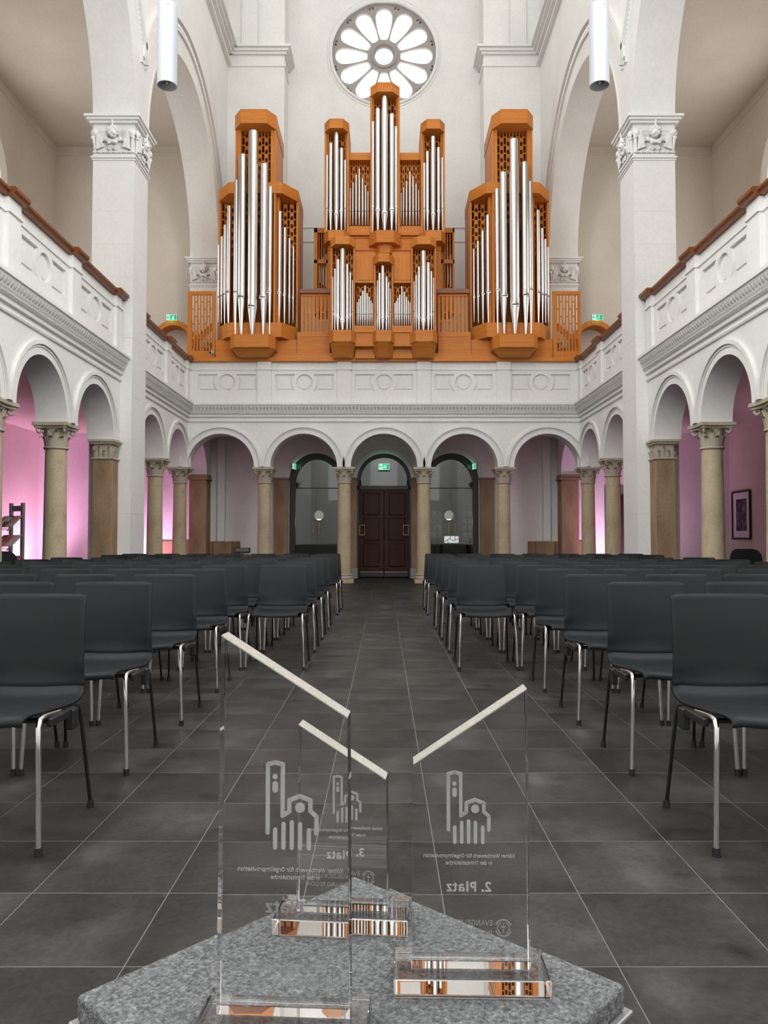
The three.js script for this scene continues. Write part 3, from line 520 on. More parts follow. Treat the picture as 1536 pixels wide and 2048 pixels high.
// ---------- entrance wall with doors ----------
const DX = [-1.85, 0, 1.85], DR = 0.735, DSP = 2.67;
{
  const sh = new THREE.Shape(); sh.moveTo(-OUT, GF0); sh.lineTo(OUT, GF0); sh.lineTo(OUT, 0);
  for (const c of [...DX].reverse()) { sh.lineTo(c + DR, 0); sh.lineTo(c + DR, DSP); sh.absarc(c, DSP, DR, 0, Math.PI, false); sh.lineTo(c - DR, 0); }
  sh.lineTo(-OUT, 0); sh.closePath();
  const w = struct('wall_entrance', 'plaster entrance wall with three round-arched doorways', 'wall', facing(sh, DOORW, 0.35, 32), M.white);
  for (const c of DX) mesh('arch_moulding', [facing(halfRing(DR + 0.02, DR + 0.1, c, DSP), DOORW - 0.03, 0.03, 32), facing(halfRing(DR + 0.13, DR + 0.17, c, DSP), DOORW - 0.02, 0.02, 32)], M.white, w);
  struct('baseboard_entrance', 'brown stone plinth along the entrance wall', 'plinth', [span(-6.4, -3.9, 0, 1.0, -DOORW + 0.06, -DOORW), span(5.7, 3.9, 0, 1.0, -DOORW + 0.06, -DOORW)], M.brown);
  for (const [k, x] of [[-1, -2.78], [1, 2.78], [-1, -0.925], [1, 0.925]]) {
    const w2 = 0.19, o = thing('door_pilaster', `${Math.abs(x) > 2 ? 'outer' : 'inner'} brown stone pilaster beside the ${Math.abs(x) > 2 ? (x < 0 ? 'left' : 'right') + ' glass door' : 'wooden door, ' + (x < 0 ? 'left' : 'right') + ' side'}`, 'pilaster', [x, 0, -DOORW + 0.118], 0, 'door pilasters');
    mesh('shaft', rbox(w2 * 2, 2.46, 0.12, 0.008, 0, 0.2 + 1.23, 0), M.brown, o); mesh('plinth', rbox(w2 * 2 + 0.05, 0.28, 0.16, 0.008, 0, 0.14, 0), M.grey, o); mesh('impost', rbox(w2 * 2 + 0.06, 0.06, 0.17, 0.01, 0, 2.69, 0), M.brown, o);
  }
  for (const [s, nm] of SIDES) {
    const o = thing('end_pilaster', `brown stone pilaster ending the ${nm} arcade at the entrance wall`, 'pilaster', [s * 4.94, 0, -20.9], 0, 'end pilasters');
    mesh('shaft', rbox(0.46, 2.62, 0.5, 0.01, 0, 1.31, 0), M.brown, o); mesh('impost', [rbox(0.54, 0.06, 0.54, 0.01, 0, 2.66, 0), rbox(0.5, 0.09, 0.52, 0.01, 0, 2.735, 0)], M.brown, o);
    const q = thing('wall_strip', `white wall strip beside the ${nm} end pilaster`, 'pilaster', [s * 4.3, 0, -DOORW + 0.08], 0, 'white wall strips');
    mesh('shaft', rbox(0.2, 2.95, 0.16, 0.008, -s * -0.1, 1.0 + 1.475, 0), M.white, q); mesh('plinth', rbox(0.5, 1.0, 0.2, 0.01, s * 0.05, 0.5, 0), M.brown, q);
  }
  // vestibule behind the doors
  struct('wall_vestibule', 'pale vestibule walls seen through the glass doors', 'wall', [span(-3.4, 3.4, -0.02, 4, -28.2, -28.0), span(-3.5, -3.3, -0.02, 4, -28.1, -DOORW - 0.35), span(3.3, 3.5, -0.02, 4, -28.1, -DOORW - 0.35), span(-3.5, 3.5, 3.9, 4.0, -28.2, -DOORW - 0.3), span(-1.15, -0.95, 0, 3.9, -28.1, -DOORW - 0.36), span(0.95, 1.15, 0, 3.9, -28.1, -DOORW - 0.36)], M.vestibule);
}
{
  // central panelled double door under a glazed fanlight
  const d = struct('door_1', 'dark brown panelled double door under a glazed fanlight', 'door');
  d.position.set(0, 0, -DOORW - 0.12);
  const frame = halfRing(DR - 0.1, DR, 0, DSP);
  mesh('door_frame', [facing(frame, 0, 0.1, 32), span(-DR, -DR + 0.06, 0, DSP, 0, -0.1), span(DR, DR - 0.06, 0, DSP, 0, -0.1), span(-DR, DR, 2.42, 2.52, 0, -0.1)], M.darkFrame, d);
  for (const k of [-1, 1]) {
    const leafM = mesh('door_leaf', span(k * 0.01, k * 0.66, 0.16, 2.42, -0.05, -0.1), M.doorWood, d);
    for (const [y0, y1] of [[0.32, 0.92], [1.04, 1.62], [1.74, 2.3]]) mesh('door_panel', new THREE.ExtrudeGeometry(poly([[k > 0 ? 0.15 : -0.56, y0], [k > 0 ? 0.56 : -0.15, y0], [k > 0 ? 0.56 : -0.15, y1], [k > 0 ? 0.15 : -0.56, y1]]), { depth: 0.008, bevelEnabled: true, bevelSize: 0.02, bevelThickness: 0.018, bevelSegments: 1 }).translate(0, 0, -0.052), M.doorWood, leafM);
    mesh('kick_plate', span(k * 0.01, k * 0.66, 0.03, 0.16, -0.04, -0.1), M.darkFrame, leafM);
    mesh('threshold_strip', span(k * 0.01, k * 0.66, 0.155, 0.17, -0.03, -0.06), M.steel, leafM);
    const hx = k * 0.6, hs = []; for (const [a, b] of [[[hx - 0.07, 1.17], [hx - 0.07, 1.44]], [[hx + 0.07, 1.17], [hx + 0.07, 1.44]], [[hx - 0.07, 1.17], [hx + 0.07, 1.17]], [[hx - 0.07, 1.44], [hx + 0.07, 1.44]]]) hs.push(bar([...a, 0.04], [...b, 0.04], 0.009));
    hs.push(bar([hx, 1.17, 0.04], [hx, 1.17, -0.05], 0.007), bar([hx, 1.44, 0.04], [hx, 1.44, -0.05], 0.007));
    mesh('pull_handle', hs, M.brass, leafM);
  }
  const fan = new THREE.Shape(); fan.absarc(0, DSP, DR - 0.1, 0, Math.PI, false); fan.lineTo(-DR + 0.1, 2.5); fan.lineTo(DR - 0.1, 2.5); fan.closePath();
  mesh('fanlight_pane', facing(fan, 0.05, 0.008, 24), M.clear, d);
}
for (const [n, x, nm] of [[2, DX[0], 'left'], [3, DX[2], 'right']]) {
  const d = struct('door_' + n, `dark framed round-arched glass door on the ${nm} of the entrance`, 'door');
  d.position.set(x, 0, -DOORW - 0.12);
  mesh('door_frame', [facing(halfRing(DR - 0.16, DR, 0, DSP), 0, 0.2, 32), span(-DR, -DR + 0.15, 0, DSP, 0, -0.2), span(DR, DR - 0.15, 0, DSP, 0, -0.2), span(-DR, DR, 2.44, 2.47, -0.06, -0.1), span(-DR, DR, 0, 0.12, -0.02, -0.12)], M.darkFrame, d);
  const pane = new THREE.Shape(); pane.moveTo(-0.58, 2.47); pane.lineTo(0.58, 2.47); pane.lineTo(0.58, DSP); pane.absarc(0, DSP, 0.58, 0, Math.PI, false); pane.closePath();
  mesh('fanlight_pane', facing(pane, 0.07, 0.008, 24), M.clear, d);
  for (const k of [-1, 1]) { const p = mesh('glass_leaf', span(k * 0.004, k * 0.585, 0.12, 2.44, -0.07, -0.078), M.clear, d); mesh('pull_handle', [bar([k * 0.08, 1.2, -0.02], [k * 0.08, 1.5, -0.02], 0.012), bar([k * 0.08, 1.24, -0.02], [k * 0.08, 1.24, -0.07], 0.008), bar([k * 0.08, 1.46, -0.02], [k * 0.08, 1.46, -0.07], 0.008)], M.brass, p); }
}
{
  const d = struct('door_4', 'dark door at the end of the right aisle, mostly hidden by the pillar', 'door');
  d.position.set(6.6, 0, -DOORW + 0.06);
  mesh('door_leaf', span(-0.5, 0.5, 0.0, 2.2, 0, 0.06), M.darkFrame, d); mesh('door_frame', [span(-0.58, -0.5, 0, 2.28, 0, 0.09), span(0.58, 0.5, 0, 2.28, 0, 0.09), span(-0.58, 0.58, 2.2, 2.28, 0, 0.09)], M.darkFrame, d);
  mesh('handle', bar([-0.42, 1.05, 0.1], [-0.3, 1.05, 0.1], 0.011), M.steel, d);
}

// ---------- organ ----------
const slotMat = M.black;
function pipe(parent, px, r, top, mouth, toe, D, detail = true) {
  const cy = (top + toe) / 2, x = at(px, cy, D)[0], yt = hgt(top, D), ym = hgt(mouth, D), y0 = hgt(toe, D), R = r * D / F, n = R > 0.05 ? 28 : 18;
  const pts = [[0.001, y0], [R * 0.22, y0], [R * 0.3, y0 + 0.02], [R * 0.97, ym - R * 0.35], [R, ym], [R, yt - 0.01], [R * 0.96, yt], [0.001, yt]].map((q) => new THREE.Vector2(...q));
  const g = new THREE.LatheGeometry(pts, n).translate(x, 0, -D);
  const o = mesh('organ_pipe', g, M.tin, parent);
  const h = Math.max(0.014, R * 0.28);
  mesh('mouth', span(x - R * 0.68, x + R * 0.68, ym, ym + h, -D + R * 0.7, -D + R * 1.01), slotMat, o);
  if (detail) mesh('lip', [span(x - R * 0.74, x + R * 0.74, ym - h * 0.7, ym, -D + R * 0.6, -D + R * 1.06), span(x - R * 0.8, x - R * 0.7, ym - h, ym + h * 2, -D + R * 0.6, -D + R * 1.06), span(x + R * 0.8, x + R * 0.7, ym - h, ym + h * 2, -D + R * 0.6, -D + R * 1.06), new THREE.CylinderGeometry(R * 0.04, R * 0.72, R * 2.2, 3, 1).rotateY(Math.PI).scale(1, 1, 0.16).translate(x, ym + h + R * 1.1, -D + R * 0.95)], M.tin, o);
  return o;
}
// wooden lattice: upright laths with staggered short ties, in the plane at distance D
function lattice(parent, x0, x1, y0, y1, D, pitch = 0.055) {
  const g = [], n = Math.max(2, Math.round((x1 - x0) / pitch));
  for (let i = 0; i <= n; i++) { const x = x0 + (x1 - x0) * i / n; g.push(span(x - 0.011, x + 0.011, y0, y1, -D - 0.01, -D + 0.01)); if (i < n) for (let y = y0 + 0.08 + (i % 2) * 0.1; y < y1 - 0.03; y += 0.2) g.push(span(x, x + (x1 - x0) / n, y, y + (i % 2 ? 0.1 : 0.03), -D - 0.008, -D + 0.008)); }
  mesh('lattice', g, M.wood, parent).userData.kind = 'stuff';
}
const bayPlan = (xc, w, wf, Zf, ch, Zb) => [[xc - wf, Zf], [xc + wf, Zf], [xc + w, Zf + ch], [xc + w, Zb], [xc - w, Zb], [xc - w, Zf + ch]];
function bevelPrism(pts, y0, y1) { return prism(pts, y0, y1); }

function organTower(s, label) {
  const o = thing('organ_tower', label, 'organ', [0, 0, 0], 0, 'organ cases on the west gallery');
  const xc = s * 3.1, ZB = 20.1;
  // broad lower stage
  const ya0 = hgt(675, 18.55), ya1 = hgt(646, 18.55), yh0 = hgt(386, 18.5), yh1 = hgt(369, 18.5);
  mesh('base_corbel', bevelPrism(bayPlan(xc, 0.99, 0.64, 18.5, 0.5, ZB), ya0, ya1), M.woodH, o);
  mesh('hood', bevelPrism(bayPlan(xc, 0.99, 0.64, 18.5, 0.5, ZB), yh0, yh1 + 0.06), M.woodH, o);
  for (const k of [-1, 1]) { mesh('side_panel', rspan(xc + k * 0.985, xc + k * 0.93, ya1, yh0, -19.0, -ZB, 0.008), M.wood, o); mesh('inner_post', rspan(xc + k * 0.56, xc + k * 0.49, ya1, yh0, -18.72, -19.0, 0.006), M.wood, o); }
  mesh('back_panel', span(xc - 0.95, xc + 0.95, PAR, yh1, -20.04, -20.09), M.wood, o);
  mesh('lower_panel', rspan(xc - 0.99, xc + 0.99, PAR + 0.08, ya0, -18.75, -18.85, 0.008), M.woodH, o);
  // tall middle stage
  const b0 = hgt(694, 18.05), b1 = hgt(668, 18.05), h0 = hgt(246, 18.2), h1 = hgt(218, 18.2);
  mesh('base_corbel', bevelPrism(bayPlan(xc, 0.53, 0.4, 18.05, 0.22, 18.9), b0, b1), M.woodH, o);
  mesh('corbel_foot', (() => { const g = new THREE.CylinderGeometry(0.62, 0.42, 0.16, 4, 1).rotateY(Math.PI / 4).scale(1.15, 1, 0.8).translate(xc, b0 - 0.08, -18.5); return g; })(), M.woodH, o);
  mesh('hood', bevelPrism(bayPlan(xc, 0.5, 0.31, 18.2, 0.3, ZB - 0.2), h0, h1), M.woodH, o);
  for (const k of [-1, 1]) mesh('side_panel', rspan(xc + k * 0.49, xc + k * 0.44, b1, h0, -18.52, -ZB + 0.2, 0.008), M.wood, o);
  mesh('front_frame', [span(xc - 0.47, xc - 0.36, yh1, h0, -18.53, -18.58), span(xc + 0.47, xc + 0.36, yh1, h0, -18.53, -18.58)], M.wood, o);
  mesh('back_panel', span(xc - 0.46, xc + 0.46, b1, h0, -19.84, -19.89), M.wood, o);
  lattice(o, xc - 0.36, xc + 0.36, h0 - 2.4, h0, 18.66, 0.08);
  for (const k of [-1, 1]) lattice(o, xc + k * 0.73 - 0.2, xc + k * 0.73 + 0.2, yh0 - 1.5, yh0, 19.1, 0.08);
  return o;
}
{
  const L = organTower(-1, 'tall organ tower with silver pipes on the left of the gallery');
  const R = organTower(1, 'tall organ tower with silver pipes on the right of the gallery');
  const zl = (a) => a.forEach(([x, r, t, m, f, D]) => pipe(L, 420 + x / 3.655, r / 3.655, 160 + t / 3.655, 160 + m / 3.655, 160 + f / 3.655, D));
  zl([[63, 8.5, 1205, 1590, 1775, 19.0], [86, 10, 1145, 1580, 1780, 18.92], [109, 12, 1060, 1570, 1790, 18.84], [138, 18, 922, 1555, 1800, 18.75],
    [190, 18, 735, 1555, 1866, 18.5], [235, 31, 552, 1595, 1868, 18.4], [313, 35, 378, 1665, 1868, 18.3], [392, 30, 618, 1600, 1868, 18.4], [438, 18, 782, 1555, 1862, 18.5],
    [507, 18, 963, 1562, 1800, 18.75], [545, 13, 1080, 1575, 1795, 18.84], [580, 10.5, 1157, 1587, 1785, 18.92], [608, 8.5, 1215, 1595, 1780, 19.0]]);
  const zr = (a) => a.forEach(([x, r, t, m, f, D]) => pipe(R, 920 + x / 3.938, r / 3.938, 200 + t / 3.938, 200 + m / 3.938, 200 + f / 3.938, D));
  zr([[110, 10, 1172, 1555, 1750, 19.0], [143, 12, 1112, 1548, 1760, 18.92], [180, 15, 1033, 1533, 1768, 18.84], [222, 19, 908, 1520, 1778, 18.75],
    [294, 20, 703, 1505, 1842, 18.5], [345, 31, 575, 1555, 1846, 18.4], [428, 38, 315, 1625, 1848, 18.3], [512, 31, 497, 1545, 1848, 18.4], [555, 19, 645, 1498, 1845, 18.5],
    [615, 17, 870, 1522, 1775, 18.75], [648, 12.5, 1010, 1535, 1770, 18.84], [672, 11, 1095, 1540, 1762, 18.92], [693, 9.5, 1158, 1550, 1755, 19.0]]);
}
{
  const o = thing('organ_main_case', 'central organ case with silver pipes and three towers above', 'organ', [0, 0, 0], 0, 'organ cases on the west gallery');
  const D = 18.9, k = 4.042, X = (zx) => 580 + zx / k, Y = (zy) => 120 + zy / k;
  const xw = (px, py, d = D) => at(px, py, d)[0];
  const yb = hgt(468, D);
  for (const [p0, p1, f0, f1, t, bt, name] of [[649, 698, 660, 686, 237, 256, 'l'], [740.5, 799.5, 754, 783, 164, 183, 'c'], [841.5, 889.5, 854, 880, 238, 257, 'r']]) {
    const Zf = 18.65, xa = xw(f0, t, Zf), xb = xw(f1, t, Zf), x0 = xw(p0, t, Zf + 0.2), x1 = xw(p1, t, Zf + 0.2), y0 = hgt(bt, Zf), y1 = hgt(t, Zf), xc = (x0 + x1) / 2, w = (x1 - x0) / 2, wf = (xb - xa) / 2;
    mesh('hood', bevelPrism(bayPlan(xc, w, wf, Zf, 0.22, 19.9), y0, y1), M.woodH, o);
    for (const q of [-1, 1]) mesh('side_panel', rspan(xc + q * w, xc + q * (w - 0.055), yb, y0, -18.87, -19.8, 0.006), M.wood, o);
    mesh('front_frame', [span(xc - w + 0.01, xc - w + 0.1, yb + 1, y0, -18.95, -19.0), span(xc + w - 0.01, xc + w - 0.1, yb + 1, y0, -18.95, -19.0)], M.wood, o);
    mesh('back_panel', span(xc - w, xc + w, yb, y0, -19.76, -19.8), M.wood, o);
    lattice(o, xc - w + 0.07, xc + w - 0.07, y0 - 1.6, y0, 19.08, 0.07);
    mesh('base_corbel', bevelPrism(bayPlan(xc, w + 0.02, wf + 0.03, Zf, 0.25, 19.4), yb - (name === 'c' ? 0.3 : 0.26), yb), M.woodH, o);
    if (name === 'c') { mesh('corbel_foot', bevelPrism(bayPlan(xc, 0.2, 0.12, 18.8, 0.1, 19.3), yb - 0.5, yb - 0.3), M.wood, o); mesh('downlight', new THREE.CylinderGeometry(0.06, 0.06, 0.03, 16).translate(xc, yb - 0.31, -18.85), M.lampWhite, o); }
  }
  const P = (a, m, f, dd) => a.forEach(([x, r, t, mm, ff, z]) => pipe(o, X(x), r / k, Y(t), Y(mm ?? m), Y(ff ?? f), z ?? dd, r > 10));
  for (const set of [[[298, 9.5, 770, 1205, 1408, 18.88], [330, 18, 675, 1235, 1410, 18.9], [375, 19.5, 583, 1255, 1411, 18.82], [415, 17, 715, 1235, 1410, 18.9], [446, 9.5, 810, 1205, 1408, 18.88]],
    [[670, 12, 500, 1200, 1400, 18.88], [711, 23, 398, 1225, 1400, 18.9], [765, 26, 292, 1250, 1402, 18.82], [822, 23, 442, 1220, 1400, 18.9], [858, 12, 540, 1200, 1400, 18.88]],
    [[1085, 9.5, 833, 1205, 1408, 18.88], [1112, 16, 742, 1235, 1410, 18.9], [1157, 19, 620, 1255, 1411, 18.82], [1200, 17, 710, 1235, 1410, 18.9], [1232, 9.5, 790, 1205, 1408, 18.88]]]) P(set);
  P([[486, 6.5, 1038], [508, 8, 990], [534, 9, 930], [560, 9.5, 880], [587, 9, 957], [611, 8, 1013], [631, 6.5, 1065]], 1228, 1335, 19.05);
  P([[897, 6.5, 1075], [917, 7.5, 1030], [942, 8.5, 980], [969, 9.5, 903], [995, 8.5, 942], [1020, 8, 1005], [1042, 6.5, 1053]], 1228, 1335, 19.05);
  for (const [a, b] of [[477, 643], [888, 1055]]) {
    const x0 = xw(X(a), Y(1000)), x1 = xw(X(b), Y(1000)), yt = hgt(Y(735), D), yu = hgt(Y(795), D), yl = hgt(Y(1338), D), yk = hgt(Y(1412), D);
    mesh('cross_beam', rspan(x0 - 0.05, x1 + 0.05, yu, yt, -18.98, -19.7, 0.008), M.woodH, o);
    mesh('pipe_shelf', rspan(x0 - 0.03, x1 + 0.03, yk, yl, -18.93, -19.7, 0.008), M.woodH, o);
    mesh('back_panel', span(x0, x1, yl, yu, -19.66, -19.7), M.wood, o);
    lattice(o, x0 + 0.02, x1 - 0.02, yu - 1.15, yu, 19.18, 0.055);
  }
  // body below the three towers
  const X0 = xw(655, 500), X1 = xw(883, 500), y1 = yb - 0.02, y0 = PAR;
  mesh('case_body', rspan(X0, X1, y0, y1, -19.0, -19.8, 0.01), M.woodH, o);
  for (const [a, b, t, bt] of [[713, 740, 512, 562], [795, 822, 512, 562]]) mesh('body_panel', rspan(xw(a, t), xw(b, t), hgt(bt, D), hgt(t, D), -18.96, -19.02, 0.006), M.wood, o);
  mesh('body_moulding', [rspan(X0, X1, hgt(472, D) - 0.02, hgt(472, D) + 0.01, -18.97, -19.02, 0.005), rspan(X0, X1, hgt(497, D) - 0.02, hgt(497, D) + 0.01, -18.97, -19.02, 0.005)], M.woodH, o);
  // side cabinets with dark slots
  for (const [a, b] of [[628, 656], [880, 909]]) {
    const x0 = xw(a, 500, 19.5), x1 = xw(b, 500, 19.5), t = hgt(456, 19.5), bt = hgt(576, 19.5), c = mesh('side_cabinet', [rspan(x0, x1, t - 0.12, t, -19.5, -20.2, 0.006), rspan(x0, x1, bt - 0.6, bt, -19.5, -20.2, 0.006), rspan(x0, x0 + 0.09, bt, t, -19.5, -20.2, 0.006), rspan(x1 - 0.05, x1, bt, t, -19.5, -20.2, 0.006), rspan(x0, x1, (t + bt) / 2 - 0.14, (t + bt) / 2 - 0.04, -19.5, -20.2, 0.006)], M.wood, o);
    mesh('dark_back', span(x0, x1, bt, t, -20.17, -20.2), M.wood, c);
    for (let q = 1; q < 4; q++) { const x = x0 + 0.06 + (x1 - x0 - 0.1) * q / 4; mesh('slat', span(x - 0.012, x + 0.012, bt, t, -19.55, -19.58), M.wood, c); }
    for (let q = 0; q < 3; q++) mesh('inner_pipe', new THREE.CylinderGeometry(0.02, 0.02, 0.6 + 0.12 * q, 12).translate(x0 + 0.14 + q * 0.075, bt + 0.5, -19.68), M.tin, c);
  }
}
{
  const o = thing('organ_choir_case', 'small organ case with silver pipes hung over the parapet', 'organ', [0, 0, 0], 0, 'organ cases on the west gallery');
  const D = 18.25, k = 4.042, X = (zx) => 580 + zx / k, Y = (zy) => 440 + zy / k, xw = (px, py, d = D) => at(px, py, d)[0];
  const yb = hgt(665, D), yk = hgt(683, 18.05);
  for (const [p0, p1, f0, f1, t, bt] of [[661, 710, 671, 698, 472, 488], [747.5, 787, 757, 778, 506, 523], [822, 872.5, 836, 862, 472, 488]]) {
    const Zf = 18.02, xa = xw(f0, t, Zf), xb = xw(f1, t, Zf), x0 = xw(p0, t, Zf + 0.2), x1 = xw(p1, t, Zf + 0.2), y0 = hgt(bt, Zf), y1 = hgt(t, Zf), xc = (x0 + x1) / 2, w = (x1 - x0) / 2, wf = (xb - xa) / 2;
    mesh('hood', bevelPrism(bayPlan(xc, w, wf, Zf, 0.22, 18.95), y0, y1), M.woodH, o);
    for (const q of [-1, 1]) mesh('side_panel', rspan(xc + q * w, xc + q * (w - 0.045), yb, y0, -18.25, -18.95, 0.006), M.wood, o);
    mesh('back_panel', span(xc - w, xc + w, yb, y0, -18.92, -18.95), M.wood, o);
    lattice(o, xc - w + 0.05, xc + w - 0.05, y0 - 1.0, y0, 18.44, 0.06);
    mesh('base_corbel', bevelPrism(bayPlan(xc, w + 0.02, wf + 0.05, Zf, 0.2, 18.9), yk, yb), M.woodH, o);
    mesh('corbel_foot', (() => { const g = prism(bayPlan(0, w, wf, -0.3, 0.2, 0.55), 0, 0.3), p = g.attributes.position; for (let i = 0; i < p.count; i++) { const t2 = p.getY(i) / 0.3; p.setXYZ(i, p.getX(i) * (0.85 + 0.15 * t2), p.getY(i), p.getZ(i) - (1 - t2) * 0.28 * (p.getZ(i) > 0 ? 1 : 0)); } g.computeVertexNormals(); return g.translate(xc, yk - 0.3, -18.32); })(), M.woodH, o);
  }
  const P = (a, m, f, dd) => a.forEach(([x, r, t, mm, ff, z]) => pipe(o, X(x), r / k, Y(t), Y(mm ?? m), Y(ff ?? f), z ?? dd, r > 10));
  P([[345, 9, 458, 745, 905, 18.36], [363, 11, 395, 770, 906, 18.3], [388, 16, 320, 795, 907, 18.24], [425, 19, 233, 820, 908, 18.18], [462, 14, 357, 795, 907, 18.24], [487, 10.5, 425, 770, 906, 18.3], [505, 8.5, 485, 745, 905, 18.36]]);
  P([[695, 7, 543, 750, 906, 18.36], [708, 9, 490, 770, 907, 18.3], [724, 11.5, 430, 785, 908, 18.24], [750, 13.5, 370, 800, 909, 18.18], [779, 11.5, 458, 785, 908, 18.24], [798, 9, 503, 770, 907, 18.3], [813, 7, 555, 750, 906, 18.36]]);
  P([[1003, 9, 495, 745, 905, 18.36], [1020, 10.5, 445, 770, 906, 18.3], [1043, 13.5, 378, 795, 907, 18.24], [1078, 19, 250, 820, 908, 18.18], [1117, 15, 345, 795, 907, 18.24], [1143, 11, 415, 770, 906, 18.3], [1161, 9, 467, 745, 905, 18.36]]);
  P([[542, 5.5, 665], [556, 6, 640], [571, 7, 613], [588, 8, 572], [606, 8, 530], [624, 7.5, 592], [640, 6.5, 622], [655, 6, 653], [669, 5.5, 672]], 765, 855, 18.36);
  P([[846, 5.5, 672], [858, 6, 655], [871, 6.5, 630], [886, 7.5, 603], [904, 8, 535], [924, 8, 582], [941, 7, 622], [957, 6, 650], [972, 5.5, 665]], 765, 855, 18.36);
  for (const [a, b] of [[531, 677], [836, 984]]) {
    const x0 = xw(X(a), 600), x1 = xw(X(b), 600), yl = hgt(Y(857), D), yt = hgt(Y(502), D);
    mesh('pipe_shelf', rspan(x0 - 0.02, x1 + 0.02, hgt(Y(912), D), yl, -18.22, -18.6, 0.006), M.woodH, o);
    mesh('lower_band', rspan(x0 - 0.02, x1 + 0.02, yk - 0.06, hgt(Y(912), D), -18.25, -18.6, 0.006), M.woodH, o);
    mesh('underside', span(x0 - 0.02, x1 + 0.02, yk - 0.3, yk - 0.06, -18.45, -18.6), M.woodH, o);
    mesh('back_panel', span(x0, x1, yl, yt, -18.87, -18.9), M.wood, o);
    lattice(o, x0 + 0.02, x1 - 0.02, yt - 0.75, yt, 18.48, 0.055);
    const ys = hgt(Y(255), D);
    const fp = mesh('front_panel', rspan(x0 - 0.03, x1 + 0.03, yt, ys, -18.3, -18.9, 0.008), M.woodH, o);
    mesh('raised_field', rspan(x0 + 0.02, x1 - 0.02, yt + 0.06, hgt(Y(292), D), -18.285, -18.31, 0.006), M.wood, fp);
  }
}
